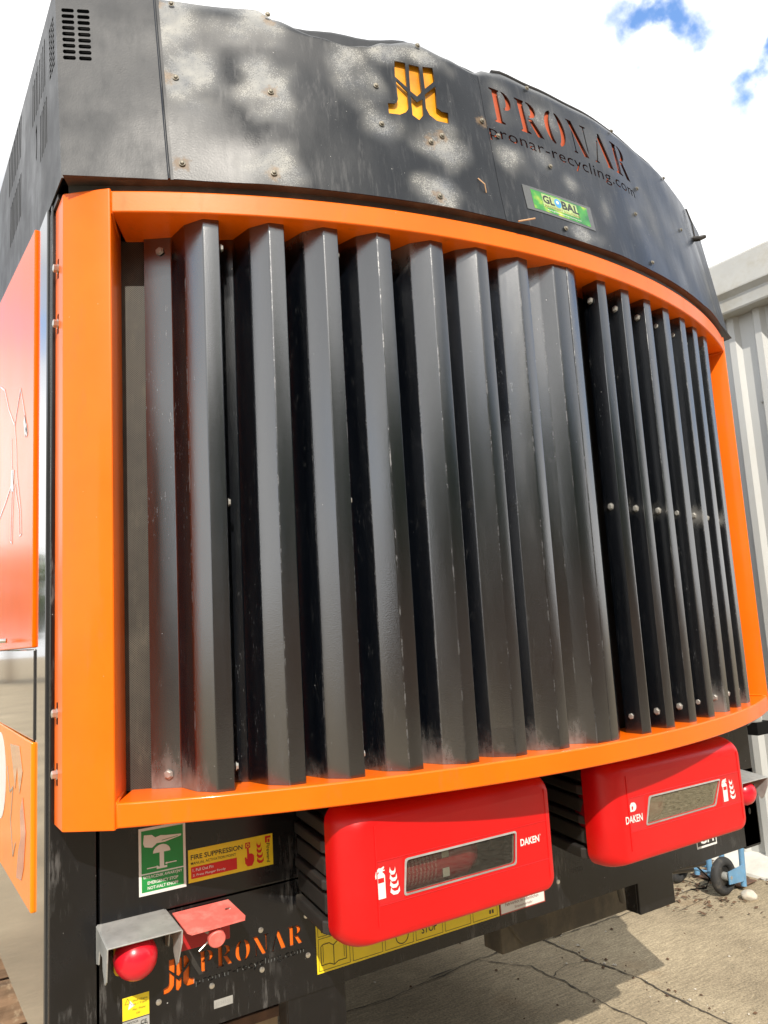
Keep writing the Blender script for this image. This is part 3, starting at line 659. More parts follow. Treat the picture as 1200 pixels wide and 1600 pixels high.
for sg_ in (-1, 1):
    xe = XC + sg_ * 1.243
    T_ = 0.545 if sg_ < 0 else 0.47
    q4 = [Vector((xe, front_y(0) + 0.03, zz(Z0H))), hood_pt(sg_ * SE, 0, -0.03), hood_pt(sg_ * (SE + 0.03), T_, -0.03), Vector((xe, front_y(T_) + 0.03, zz(Z0H + T_)))]
    iw.add(q4, [(0, 1, 2, 3)], DARK)
    q4 = [Vector((xe, front_y(0) + 0.03, zz(Z0H))), Vector((xe, front_y(T_) + 0.03, zz(Z0H + T_))), Vector((xe, 5.5, zz(Z0H + T_))), Vector((xe, 5.5, zz(Z0H)))]
    iw.add(q4, [(0, 1, 2, 3)], DARK)
iw.build('inner_liner', mach)
# seam strip between corner and curved panel, rounded panel corner shadow gap comes from the step
for i, (s, w) in enumerate(SCR):
    p = hood_pt(s, w, 0.006 if s < SM else 0.003); nrm = Vector((math.sin(s / RB), -math.cos(s / RB), 0.16)).normalized(); q = MB()
    q.lathe([(0.0075, 0), (0.0075, 0.001), (0.0048, 0.0015), (0.0048, 0.0045), (0.003, 0.0055)], p, nrm, SCREWM, 12); q.build('screw', mach, smooth=40)
sv = MB(); sv.tube([hood_pt(-(SE + 0.072 * w) - 0.006, w, 0.002) for w in lin(0.0, 0.55, 12)], 0.0032, HOODPLAIN, 6); sv.build('seam_strip', mach, smooth=60)
# roof lip behind the wavy edge, roof skin
rl = MB(); ths = lin(-24, 24, 60); vs = []
for th in ths:
    s = rad(th) * RB; bulge = 0.012 * math.sin(th * 0.55) + 0.006 * math.sin(th * 1.3 + 1)
    for (w, h) in ((0.46, -0.03), (0.520 + bulge, -0.028), (0.532 + bulge, -0.034), (0.535 + bulge, -0.05), (0.560, -0.30), (0.575, -1.2)):
        vs.append(hood_pt(s, w, h))
rl.add(vs, [(6 * i + k, 6 * i + k + 1, 6 * i + 7 + k, 6 * i + 6 + k) for i in range(59) for k in range(5)], HOODPLAIN); 
rl.box((XC, 5.0, zz(1.600)), (2.49, 5.2, 0.012), HOODPLAIN)
rl.build('roof', mach, smooth=35)
# underside return of the hood and the dark recess strip
us = MB(); ths = [-29.3] + lin(-23.9, 23.9, 60) + [29.3]; vs = []
for th in ths:
    edge = abs(th) > 24; v0 = 0.0265 if edge else 0.009
    for v, z in ((v0, Z0H + 0.001), (-0.012, Z0H - 0.003), (-0.016, 1.0295), (-0.16, 1.0295)): vs.append(cyl(th, v, z))
us.add(vs, [(4 * i + k, 4 * i + k + 1, 4 * i + 5 + k, 4 * i + 4 + k) for i in range(61) for k in range(3)], CHASSIS); us.build('hood_return', mach, smooth=30)
cn = MB(); cn.box((XL + 0.03, 1.88, zz(1.04)), (0.05, 0.10, 0.014), CHASSIS); cn.build('hood_bracket', mach)
# clear sticker with green and yellow print on the hood
gs = MB(); hf = hood_fn(0.0009)
GA, GB_, GD = (-0.104, 0.147), (0.165, 0.0845), (-0.112, 0.058)
def gfn(a, b_, h): 
    return hf(GD[0] + (GA[0] - GD[0]) * b_ + (0.163 - GD[0]) * a, GD[1] + 0.087 * b_ + (0.0500 - GD[1]) * a * 0 - 0.0 * a, h)
def gfn(a, b_, h): return hf(-0.110 + 0.274 * a, 0.056 + 0.080 * b_, h)
def gridpoly(mb, f, a0, a1, b0, b1, hh, mt, n=16):
    vs = [f(a, b_, hh) for b_ in lin(b0, b1, 5) for a in lin(a0, a1, n)]
    mb.add(vs, [(j * n + i, j * n + i + 1, (j + 1) * n + i + 1, (j + 1) * n + i) for j in range(4) for i in range(n - 1)], mt)
gridpoly(gs, gfn, 0, 1, 0, 1, 0.0004, FILM)
def blend_mat():
    m = bpy.data.materials.new('green_yellow_print'); m.use_nodes = True; t = m.node_tree; b = t.nodes['Principled BSDF']; b.inputs['Roughness'].default_value = 0.25
    tc = N(t, 'ShaderNodeTexCoord'); n = N(t, 'ShaderNodeTexNoise'); n.inputs['Scale'].default_value = 22; t.links.new(tc.outputs['Object'], n.inputs['Vector'])
    r = N(t, 'ShaderNodeValToRGB'); t.links.new(n.outputs[0], r.inputs[0]); e = r.color_ramp.elements; e[0].position = 0.35; e[0].color = (0.008, 0.14, 0.03, 1); e[1].position = 0.70; e[1].color = (0.42, 0.50, 0.03, 1)
    q = e.new(0.54); q.color = (0.04, 0.28, 0.03, 1); t.links.new(r.outputs[0], b.inputs['Base Color']); return m
GRN2 = blend_mat()
gridpoly(gs, gfn, 0.10, 0.93, 0.10, 0.90, 0.0008, GRN2)
gridpoly(gs, gfn, 0.24, 0.76, 0.30, 0.84, 0.0012, mat('pale_print', (0.34, 0.44, 0.17), 0.3, var=0.35, scale=30))
put_text(gs, 'GL', gfn, 0.25, 0.46, 0.16, 0.34, BLACKPR, 0.03, 0.0016); put_text(gs, 'BAL', gfn, 0.52, 0.46, 0.26, 0.34, BLACKPR, 0.03, 0.0016)
gs.add([gfn(0.465 + 0.05 * math.cos(t * math.pi / 10), 0.63 + 0.19 * math.sin(t * math.pi / 10), 0.0016) for t in range(20)], [list(range(20))], BLUEPR)
gs.add([gfn(0.46 + 0.02 * math.cos(t * math.pi / 10), 0.66 + 0.07 * math.sin(t * math.pi / 10), 0.0019) for t in range(20)], [list(range(20))], WHITE)
put_text(gs, 'MACHINERY SOLUTIONS', gfn, 0.26, 0.32, 0.52, 0.085, mat('olive_print', (0.25, 0.22, 0.03), 0.4), 0.01, 0.0016)
put_text(gs, 'www.globalmachinerysolutions.com', gfn, 0.28, 0.16, 0.50, 0.07, WHITE, 0.005, 0.0016)
gs.build('hood_sticker', mach)
# stalks of straw caught on the hood
st_ = MB(); st_.tube([hf(-0.262, 0.115, 0.004), hf(-0.250, 0.095, 0.012), hf(-0.243, 0.075, 0.003)], 0.0016, STRAW, 6); tag(st_.build('straw'), 'thin dry straw stalk caught on the black hood left of the green sticker', 'straw', 'straw caught on the hood'); st_ = MB(); st_.tube([hf(-0.165, -0.004, 0.012), hf(-0.14, 0.004, 0.014), hf(-0.115, 0.01, 0.022)], 0.0022, STRAW, 6)
tag(st_.build('straw'), 'thicker straw stalk poking out between the black hood and the orange frame', 'straw', 'straw caught on the hood')
# latch and strap on the right end of the hood
lp = lambda w, h: hood_pt(SE - 0.02, w, h)
la = MB(); la.tube([lp(0.46, 0.006), lp(0.40, 0.012), lp(0.345, 0.008)], 0.003, CHASSIS, 8); la.tube([lp(0.335, 0.0), lp(0.33, 0.022), lp(0.337, 0.036) + Vector((0.015, 0, 0))], [0.011, 0.010, 0.007], CHASSIS, 10); la.build('latch', mach)
se = MB(); T2 = lambda th: top_w(th)
se.tube([hood_pt(rad(th) * RB + edge_shift(rad(th) * RB, 0.5), T2(th) + 0.002, -0.020) for th in lin(-2.5, 24, 40)], 0.007, RUBBER, 8); se.build('rubber_seal', mach, smooth=60)
# ---- orange frame
def ring_bar(mb, th0, th1, v0, v1, z0, z1, n=64, mt=ORANGE):
    vs = []
    for th in lin(th0, th1, n):
        for v, z in ((v0, z0), (v0, z1), (v1, z1), (v1, z0)): vs.append(cyl(th, v, z))
    fs = [(4 * i + k, 4 * i + (k + 1) % 4, 4 * i + 4 + (k + 1) % 4, 4 * i + 4 + k) for i in range(n - 1) for k in range(4)] + [(0, 1, 2, 3), (4 * n - 4, 4 * n - 3, 4 * n - 2, 4 * n - 1)]
    mb.add(vs, fs, mt)
for z0, z1 in ((0.973, 1.026), (-0.378, -0.328)):
    m_ = MB(); ring_bar(m_, -27.05, 27.05, 0.0, -0.175, z0, z1)
    o = m_.build('frame_bar', mach, smooth=35, bevel=0.0035)
for sg in (-1, 1):
    mirror = lambda x: x if sg < 0 else 2 * XC - x
    m_ = MB(); pl = [(0.330, 1.800), (0.333, 1.795), (0.4145, 1.728), (0.4185, 1.7265), (0.4215, 1.730), (0.477, 1.862), (0.477, 1.886), (0.330, 1.886)]
    m_.prism([(mirror(a), b_) for a, b_ in pl], lambda a, b_, h: (a, b_, zz(h)), -0.381, 1.031, ORANGE)
    po = m_.build('frame_post', mach, smooth=25, bevel=0.002)
    for z in (0.87, 0.735, -0.145, -0.272):
        q = MB(); x = mirror(0.330); q.lathe([(0.012, 0), (0.012, 0.002), (0.0092, 0.0022), (0.0092, 0.011), (0.006, 0.0125)], (x, 1.852, zz(z)), (sg, 0, 0), STEEL, 6)
        q.box((x + sg * 0.0005, 1.852, zz(z)), (0.001, 0.010, 0.046), DARK); q.build('bolt', po)
    m2 = MB()
    m2.tube([(mirror(0.424), 1.733, zz(-0.378)), (mirror(0.424), 1.733, zz(-0.328)), (mirror(0.430), 1.75, zz(-0.326)), (mirror(0.46), 1.83, zz(-0.326))], 0.0045, ORANGE, 8)
    m2.build('weld_seam', po, smooth=50); m2 = MB()
    m2.tube([(mirror(0.424), 1.733, zz(1.026)), (mirror(0.424), 1.733, zz(0.973)), (mirror(0.430), 1.75, zz(0.971)), (mirror(0.46), 1.83, zz(0.971))], 0.0045, ORANGE, 8); m2.build('weld_seam', po, smooth=50)

# ---- mesh screen behind the louvres
ms = MB(); n = 60; vs = [cyl(th, -0.142, z) for z in (-0.330, 0.975) for th in lin(-27.5, 27.5, n)]
ms.add(vs, [(i, i + 1, n + i + 1, n + i) for i in range(n - 1)], MESH); ms.build('radiator_screen', mach, smooth=30)
fr = MB()   # inner edge strip that holds the mesh at the left
fr.prism([(0.4735, 1.862), (0.480, 1.846), (0.4830, 1.850), (0.479, 1.880)], lambda a, b_, h: (a, b_, zz(h)), -0.328, 0.973, DARK); fr.build('screen_edge', mach) if False else None
for z0, z1 in ((0.925, 0.965), (-0.325, -0.285)):
    tb = MB(); tb.prism([(0.549, 1.826), (0.553, 1.822), (0.556, 1.826), (0.552, 1.83)], lambda a, b_, h: (a, b_, zz(h)), z0, z1, ORANGE); tb.build('mounting_tab', mach)

# ---- louvre slats: folded sheet
def fillet(P, r=0.0035, n=3):
    out = [P[0]]
    for i in range(1, len(P) - 1):
        a, b_, c = Vector(P[i - 1]), Vector(P[i]), Vector(P[i + 1]); d0 = (a - b_).normalized(); d1 = (c - b_).normalized()
        p0 = b_ + d0 * r; p1 = b_ + d1 * r
        for k in range(n + 1):
            t = k / n; out.append(tuple((p0.lerp(b_, t)).lerp(b_.lerp(p1, t), t)))
    out.append(P[-1]); return out
ZB, ZT = -0.3275, 0.9725
def slat(prof, seed, base_s, flip, lab=None):
    """prof: list of (th, v) along the cross section"""
    rnd = random.Random(seed); th0 = prof[1][0]
    k1, k2 = rnd.uniform(-.10, .10), rnd.uniform(-.0018, .0018); amp = rnd.uniform(0.45, 1.15); amt = rnd.uniform(0.4, 1.1); prof = [(th + k1, v + k2) for th, v in prof]; tw = rnd.uniform(-.0035, .0035)
    P = [cyl(th, v, 0) for th, v in prof]; F = fillet([(p.x, p.y) for p in P]); F = [Vector(p) for p in F]
    tk = 0.0025; m_ = MB(); zsl = [ZB, ZB + 0.01] + lin(ZB + 0.04, ZT - 0.04, 24) + [ZT - 0.01, ZT]; n = len(F)
    nr = []
    for i in range(n):
        d = (F[min(i + 1, n - 1)] - F[max(i - 1, 0)]).normalized(); nr.append(Vector((-d.y, d.x)) * tk)
    vs = []
    for z in zsl:
        wob = 0.0020 * noise.noise(Vector((z * 3, seed * 3.1, 0))) + tw * (z - 0.3)
        for i in range(n): vs.append((F[i].x + wob, F[i].y + wob, zz(z)))
    for z in zsl:
        for i in range(n): vs.append((F[i].x + nr[i].x, F[i].y + nr[i].y, zz(z)))
    nz = len(zsl); T = n * nz; fs = []
    for j in range(nz - 1):
        for i in range(n - 1):
            a = j * n + i; fs.append((a, a + 1, a + 1 + n, a + n)); fs.append((T + a, T + a + n, T + a + n + 1, T + a + 1))
        for i in (0, n - 1): a = j * n + i; fs.append((a, a + n, T + a + n, T + a))
    for i in range(n - 1):
        fs.append((i, T + i, T + i + 1, i + 1)); a = (nz - 1) * n + i; fs.append((a, a + 1, T + a + 1, T + a))
    m_.add(vs, fs, SLAT)
    def deep(p): return min(1, max(0, (-0.018 - (math.hypot(p.x - XC, p.y - YC) - R)) / 0.045))
    def patch(p):
        z = p.z - CAMZ; e = max(amp * max(0, 1 - (z - ZB) / (0.17 * amp + 0.03 * noise.noise(Vector((p.x * 30, seed, 0))))), 0.9 * amt * max(0, 1 - (ZT - z) / (0.13 * amt)), (0.9 * max(0, 1 - abs(z - 0.30 - 0.02 * noise.noise(Vector((seed * 1.7, 0, 0)))) / (0.045 + 0.05 * amt))) if flip == 2 else 0)
        if flip == 2: return 1.5 * amp * e * min(1, 0.45 + deep(p)) * (1 if th0 * 1.0 <= math.degrees(math.atan2(p.x - XC, YC - p.y)) + 0.35 and math.degrees(math.atan2(p.x - XC, YC - p.y)) < th0 + 0.3 else 0.3)
        return e * (0.15 + 0.95 * deep(p))
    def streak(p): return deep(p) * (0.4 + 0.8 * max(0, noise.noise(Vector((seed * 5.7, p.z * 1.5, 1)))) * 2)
    o = m_.build('louvre_slat', mach, smooth=28, attrs={'patch': patch, 'streak': streak})
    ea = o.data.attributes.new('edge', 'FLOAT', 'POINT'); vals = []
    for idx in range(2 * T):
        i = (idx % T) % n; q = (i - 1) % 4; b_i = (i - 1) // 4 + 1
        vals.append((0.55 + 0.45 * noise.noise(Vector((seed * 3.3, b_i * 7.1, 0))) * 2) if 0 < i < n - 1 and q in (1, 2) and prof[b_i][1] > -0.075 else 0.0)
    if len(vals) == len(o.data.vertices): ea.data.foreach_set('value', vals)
    if lab: o['label'] = lab
    return o
def bolt(parent, pos, nrm, r=0.0085):
    q = MB(); nrm = Vector(nrm).normalized()
    q.lathe([(r * 1.3, 0), (r * 1.3, 0.0012), (r * 0.95, 0.0014), (r * 0.95, 0.0048), (r * 0.8, 0.0056)], Vector(pos), nrm, DULLSTEEL, 6); q.build('bolt', parent)
LEFT = [-21.5, -18.15, -14.95, -11.75, -8.5, -5.4, -2.15]
for i, t4 in enumerate(LEFT):
    pr = [(t4 - 4.35, -0.130), (t4 - 2.75, -0.119), (t4 - 1.9, -0.058), (t4 - 0.85, -0.026), (t4, -0.030), (t4 + 0.0, -0.083)]
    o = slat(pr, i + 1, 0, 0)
    c0 = cyl(t4 - 3.5, -0.1195, 0); d = (cyl(t4 - 2.75, -0.112, 0) - cyl(t4 - 4.35, -0.132, 0)); nrm = (d.y, -d.x, 0)
    for z in (ZB + 0.03, ZT - 0.035) if i == 0 else (): bolt(o, (c0.x, c0.y, zz(z)), nrm)
    r_ = cyl(t4, -0.058, 0); rn = Vector((math.cos(rad(t4)), math.sin(rad(t4)), 0))
    for z in (ZB + 0.045, 0.30, ZT - 0.055): bolt(o, (r_.x, r_.y, zz(z)) , rn, 0.0075)
# middle piece: two halves meeting at a seam
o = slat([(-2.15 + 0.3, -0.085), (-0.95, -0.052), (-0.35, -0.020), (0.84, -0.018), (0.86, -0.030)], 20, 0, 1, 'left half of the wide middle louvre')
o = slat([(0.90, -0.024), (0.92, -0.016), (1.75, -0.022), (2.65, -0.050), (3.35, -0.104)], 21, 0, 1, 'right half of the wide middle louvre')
RIGHT = [4.15, 6.95, 9.85, 12.75, 15.75, 18.6, 21.5]
for i, t4 in enumerate(RIGHT):
    pr = [(t4 + 0.02, -0.085), (t4, -0.030), (t4 + 0.80, -0.026), (t4 + 1.85, -0.058), (t4 + 2.7, -0.119), (t4 + 4.0, -0.130)]
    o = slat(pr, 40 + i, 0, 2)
    r_ = cyl(t4, -0.058, 0); rn = Vector((-math.cos(rad(t4)), -math.sin(rad(t4)), 0))
    for z in (ZB + 0.045, 0.30, ZT - 0.055): bolt(o, Vector((r_.x, r_.y, zz(z))) + rn * 0.0005, rn, 0.0085)

# ---- lower front
PY = 1.888
ls = MB(); ls.box(((XL + 0.417) / 2 + 0.001, PY + 0.006, zz(0.08)), (0.096, 0.012, 1.94), LOWER); ls.build('corner_panel', mach, bevel=0.003)
ls = MB(); ls.box((XR - 0.049, PY + 0.006, zz(0.08)), (0.096, 0.012, 1.94), LOWER); ls.build('corner_panel', mach, bevel=0.003)
up = MB(); up.box(((0.4225 + 2.723) / 2, PY + 0.004, zz(-0.47)), (2.3, 0.014, 0.276), LOWER); up.build('upper_front_panel', mach, bevel=0.005)
# flat lower panel with the cut-out name
LX0, LX1 = 0.4225, XR
ins = lambda poly: [(0.560 + (a + .5062) / .184 * 0.073, -0.786 + (b_ - .2626) / .182 * 0.072) for a, b_ in poly]
lcut = [ins(p_) for p_ in LOGO] + word(0.643, 0.908, -0.7625, 0.0445)
ltx = [text_polys_bm('pronar-recycling.com', 0.634, -0.7905, 0.277, 0.0215, 0.0, 1.08)]
cut_sheet('lower_front_panel', lin(0.4225, 0.95, 40) + lin(1.0, XR, 14), lin(-0.882, -0.612, 14), 0.003, lcut + [[(2.772 + 0.007 * math.cos(t), -0.762 + 0.012 * math.sin(t)) for t in [k * math.pi / 6 for k in range(12)]]], ltx,
          lambda a, b_, h: (a, PY - h, zz(b_)), LOWER, mach)
lb = MB(); lb.box((XC + 0.05, PY + 0.03, zz(-0.880)), (2.39, 0.054, 0.006), LOWER); lb.build('bottom_flange', mach)
bp = MB(); bp.box((0.60, PY + 0.0085, zz(-0.745)), (0.085, 0.003, 0.09), ORANGE_D); bp.box((0.777, PY + 0.0085, zz(-0.737)), (0.268, 0.003, 0.052), ORANGE_D)
bp.box((0.777, PY + 0.0075, zz(-0.781)), (0.29, 0.003, 0.034), GALV); bp.build('logo_backing', mach)
for a, b_ in ((.549, -.797), (.672, -.797), (.797, -.795), (.92, -.794), (.919, -.702), (.797, -.706), (1.775, -.803), (1.30, -.80), (2.40, -.80)):
    q = MB(); q.lathe([(0.0068, 0), (0.0062, 0.002), (0.003, 0.0032)], (a, PY - 0.0002, zz(b_)), (0, -1, 0), STEEL, 12); q.build('rivet', mach, smooth=50)
# brackets and chassis under the panel
for x0, x1 in ((0.866, 1.025), (2.135, 2.312)):
    m_ = MB(); m_.box(((x0 + x1) / 2, PY + 0.012, zz(-0.932)), (x1 - x0, 0.010, 0.106), LOWER); m_.box((x0 + 0.004, PY + 0.042, zz(-0.932)), (0.008, 0.05, 0.104), LOWER); m_.build('guard_bracket', mach, bevel=0.002)
cb = MB(); cb.box((2.34, 2.36, zz(-1.02)), (0.92, 0.10, 0.29), BEAM)
cb.prism([(1.80, -0.90), (1.90, -1.06), (1.97, -1.15), (2.1, -1.16), (2.1, -0.9)], lambda a, b_, h: (a, 2.305 + h, zz(b_)), 0.0, 0.08, BEAM)
cb.build('chassis_beam', mach, bevel=0.004)
rl_ = MB(); rl_.lathe([(0.030, 0), (0.036, 0.01), (0.036, 0.05), (0.030, 0.06)], (2.20, 2.36, zz(-1.165)), (0, 1, 0), CHASSIS, 20); rl_.build('roller', mach, smooth=40)
tb = MB()
for a, b_ in (((1.95, 2.08, -0.90), (2.75, 2.10, -0.985)), ((1.95, 2.20, -0.93), (2.75, 2.16, -1.02)), ((2.20, 2.05, -0.885), (2.30, 2.12, -1.03))):
    tb.tube([(a[0], a[1], zz(a[2])), (b_[0], b_[1], zz(b_[2]))], 0.013, CHASSIS, 10)
tb.build('hydraulic_pipes', mach)

# ---- stickers
def plane_fn(ox, oz, y=PY, sk=0.0): return lambda a, b_, h: (ox + a, y - h, zz(oz + b_))
def rect(mb, fn, x, y, w, h, mt, hh): mb.add([fn(x, y, hh), fn(x + w, y, hh), fn(x + w, y + h, hh), fn(x, y + h, hh)], [(0, 1, 2, 3)], mt)
def poly(mb, fn, pts, mt, hh): mb.add([fn(a, b_, hh) for a, b_ in pts], [list(range(len(pts)))], mt)
UY = PY - 0.003
# emergency stop sign
m_ = MB(); f = plane_fn(0.508, -0.567, UY); w, h = 0.108, 0.145
rect(m_, f, 0, 0, w, h, WHITE, 0.0006); rect(m_, f, 0.006, 0.047, w - 0.012, 0.092, GREEN, 0.0010); rect(m_, f, 0.006, 0.007, w - 0.012, 0.037, GREEN, 0.0010)
poly(m_, f, [(0.010, 0.112), (0.013, 0.104), (0.030, 0.100), (0.040, 0.107), (0.038, 0.121), (0.030, 0.128), (0.012, 0.130)], WHITE, 0.0014)
poly(m_, f, [(0.038, 0.108), (0.060, 0.108), (0.097, 0.115), (0.098, 0.119), (0.062, 0.122), (0.050, 0.124), (0.036, 0.121)], WHITE, 0.00145)
poly(m_, f, [(0.052, 0.1115), (0.090, 0.1155), (0.090, 0.1165), (0.052, 0.1130)], GREEN, 0.0017)
poly(m_, f, [(0.052 + 0.020 * math.cos(t), 0.087 + 0.017 * math.sin(t)) for t in [math.pi * k / 12 for k in range(13)]], WHITE, 0.0014)
rect(m_, f, 0.047, 0.054, 0.010, 0.034, WHITE, 0.00143); rect(m_, f, 0.040, 0.052, 0.024, 0.0045, WHITE, 0.0015); rect(m_, f, 0.060, 0.060, 0.026, 0.0022, WHITE, 0.0014); rect(m_, f, 0.018, 0.056, 0.026, 0.0022, WHITE, 0.0014)
poly(m_, f, [(0.059, 0.061), (0.064, 0.064), (0.064, 0.058)], WHITE, 0.0016); poly(m_, f, [(0.045, 0.057), (0.040, 0.060), (0.040, 0.054)], WHITE, 0.0016)
put_text(m_, 'WYŁĄCZNIK AWARYJNY', f, 0.009, 0.0335, w - 0.018, 0.0085, WHITE, 0.02, 0.0014)
put_text(m_, 'EMERGENCY STOP', f, 0.019, 0.0225, w - 0.038, 0.0068, WHITE, 0.02, 0.0014); put_text(m_, 'NOT-HALT KNOPF', f, 0.019, 0.0115, w - 0.038, 0.0068, WHITE, 0.02, 0.0014)
m_.build('emergency_stop_sign', mach)
# yellow fire suppression sticker
m_ = MB(); f = plane_fn(0.6215, -0.562, UY); w, h = 0.213, 0.073
rect(m_, f, 0, 0, w, h, YELLOW, 0.0006); rect(m_, f, 0.006, 0.008, 0.113, 0.026, REDPR, 0.0010)
put_text(m_, 'FIRE SUPPRESSION', f, 0.006, 0.050, 0.128, 0.011, BLACKPR, 0.015, 0.0010); put_text(m_, 'MANUAL ACTIVATION POINT', f, 0.006, 0.039, 0.111, 0.006, BLACKPR, 0.005, 0.0010)
put_text(m_, '1. Pull Out Pin', f, 0.010, 0.0235, 0.050, 0.0065, WHITE, 0.01, 0.0014); put_text(m_, '2. Press Plunger Firmly', f, 0.010, 0.0115, 0.080, 0.0065, WHITE, 0.01, 0.0014)
rect(m_, f, 0.141, 0.050, 0.013, 0.013, REDPR, 0.0010); poly(m_, f, [(0.1475 + 0.0045 * math.cos(k * 0.524), 0.0565 + 0.0045 * math.sin(k * 0.524)) for k in range(12)], YELLOW, 0.0013); poly(m_, f, [(0.1475 + 0.0028 * math.cos(k * 0.524), 0.0565 + 0.0028 * math.sin(k * 0.524)) for k in range(12)], REDPR, 0.0016)
poly(m_, f, [(0.145, 0.050), (0.150, 0.050), (0.1505, 0.037), (0.158, 0.036), (0.163, 0.031), (0.163, 0.018), (0.158, 0.008), (0.146, 0.008), (0.140, 0.016), (0.139, 0.030), (0.142, 0.030), (0.145, 0.025)], REDPR, 0.0010)
def flames(mb, fn, x, y, w_, h_, mt, hh, n=4):
    for k in range(n):
        y_ = y + h_ * k / n; q = w_ * (1 - 0.12 * k)
        poly(mb, fn, [(x, y_ + h_ * 0.16), (x + q * 0.3, y_ + h_ * 0.04), (x + q * 0.75, y_ + h_ * 0.03), (x + q, y_ + h_ * 0.12), (x + q * 0.98, y_ + h_ * 0.30), (x + q * 0.8, y_ + h_ * 0.17), (x + q * 0.45, y_ + h_ * 0.16), (x + q * 0.2, y_ + h_ * 0.24), (x + q * 0.12, y_ + h_ * 0.34)], mt, hh)
flames(m_, f, 0.170, 0.008, 0.018, 0.048, REDPR, 0.0010)
vf = lambda a, b_, hh: f(0.200 + b_, 0.052 - a, hh)
put_text(m_, 'Fireward', vf, 0, -0.004, 0.044, 0.009, BLACKPR, 0.01, 0.0010)
poly(m_, f, [(0.193, 0.054), (0.198, 0.054), (0.198, 0.064), (0.208, 0.064), (0.208, 0.069), (0.193, 0.069)], REDPR, 0.0010); poly(m_, f, [(0.200, 0.054), (0.205, 0.054), (0.205, 0.062), (0.200, 0.062)], REDPR, 0.0010)
m_.build('fire_suppression_sticker', mach)
# yellow strip of pictograms behind the first cabinet
m_ = MB(); f = plane_fn(0.944, -0.846, PY); w, h = 0.592, 0.166
rect(m_, f, 0, 0, w, h, YELLOW, 0.0006)
def frame(x, y, w_, h_, t=0.0012, mt=BLACKPR, hh=0.0010, ff=None):
    ff = ff or f
    rect(m_, ff, x, y, w_, t, mt, hh); rect(m_, ff, x, y + h_ - t, w_, t, mt, hh); rect(m_, ff, x, y + t, t, h_ - 2 * t, mt, hh); rect(m_, ff, x + w_ - t, y + t, t, h_ - 2 * t, mt, hh)
for k in range(6):
    for r_ in range(2): frame(0.005 + k * 0.098, 0.005 + r_ * 0.080, 0.090, 0.076)
def line(mb, ff, p, q, t, mt, hh):
    p, q = Vector(p), Vector(q); d = (q - p).normalized(); e = Vector((-d.y, d.x)) * t / 2; mb.add([ff(*(p - e), hh), ff(*(q - e), hh), ff(*(q + e), hh), ff(*(p + e), hh)], [(0, 1, 2, 3)], mt)
for k in range(3):
    tri = [(0.015 + k * 0.098, 0.095), (0.085 + k * 0.098, 0.095), (0.050 + k * 0.098, 0.153)]
    for i in range(3): line(m_, f, tri[i], tri[(i + 1) % 3], 0.003, BLACKPR, 0.0013)
    rect(m_, f, 0.048 + k * 0.098, 0.110, 0.004, 0.024, BLACKPR, 0.0013); rect(m_, f, 0.048 + k * 0.098, 0.102, 0.004, 0.004, BLACKPR, 0.0013)
bkp = [(0.012, 0.018), (0.012, 0.062), (0.018, 0.066), (0.036, 0.066), (0.048, 0.058), (0.060, 0.066), (0.078, 0.066), (0.084, 0.062), (0.084, 0.018), (0.060, 0.018), (0.048, 0.012), (0.036, 0.018)]
for i in range(len(bkp)): line(m_, f, bkp[i], bkp[(i + 1) % len(bkp)], 0.0018, BLACKPR, 0.0013)
line(m_, f, (0.048, 0.014), (0.048, 0.058), 0.0018, BLACKPR, 0.0013); line(m_, f, (0.018, 0.024), (0.018, 0.064), 0.0012, BLACKPR, 0.0013); line(m_, f, (0.078, 0.024), (0.078, 0.064), 0.0012, BLACKPR, 0.0013)
put_text(m_, 'STOP', f, 0.318, 0.018, 0.052, 0.020, BLACKPR, 0.01, 0.0012)
for i in range(16): line(m_, f, (0.255 + 0.020 * math.cos(i * 0.3927), 0.030 + 0.020 * math.sin(i * 0.3927)), (0.255 + 0.020 * math.cos((i + 1) * 0.3927), 0.030 + 0.020 * math.sin((i + 1) * 0.3927)), 0.0022, BLACKPR, 0.0013)
rect(m_, f, 0.555, 0.014, 0.006, 0.010, BLACKPR, 0.0013); rect(m_, f, 0.565, 0.014, 0.006, 0.010, BLACKPR, 0.0013)
m_.build('pictogram_sticker', mach)
m_ = MB(); f = plane_fn(1.540, -0.846, PY); rect(m_, f, 0, 0, 0.176, 0.040, mat('red_border_print', (0.4, 0.05, 0.03), 0.4), 0.0006); rect(m_, f, 0.003, 0.003, 0.170, 0.034, WHITE, 0.0010)
put_text(m_, 'Fahrverbot im öffentlichen', f, 0.020, 0.021, 0.130, 0.0095, mat('maroon_print', (0.2, 0.04, 0.03), 0.5), 0.0, 0.0014); put_text(m_, 'Strassenverkehr', f, 0.055, 0.009, 0.070, 0.0075, MATS['maroon_print'], 0.0, 0.0014); m_.build('traffic_notice_sticker', mach)
m_ = MB(); f = plane_fn(0.470, -0.862, PY + 0.0); rect(m_, f, 0, 0, 0.058, 0.094, GREYPR, 0.0006); rect(m_, f, 0, 0.048, 0.058, 0.046, YELLOW, 0.0010); rect(m_, f, 0, 0.046, 0.058, 0.0015, BLACKPR, 0.0012)
poly(m_, f, [(0.012, 0.068), (0.016, 0.086), (0.026, 0.074)], WHITE, 0.0013)
for k in range(3): line(m_, f, ((0.005, 0.080), (0.011, 0.091), (0.017, 0.080))[k], ((0.011, 0.091), (0.017, 0.080), (0.005, 0.080))[k], 0.0008, BLACKPR, 0.0014)
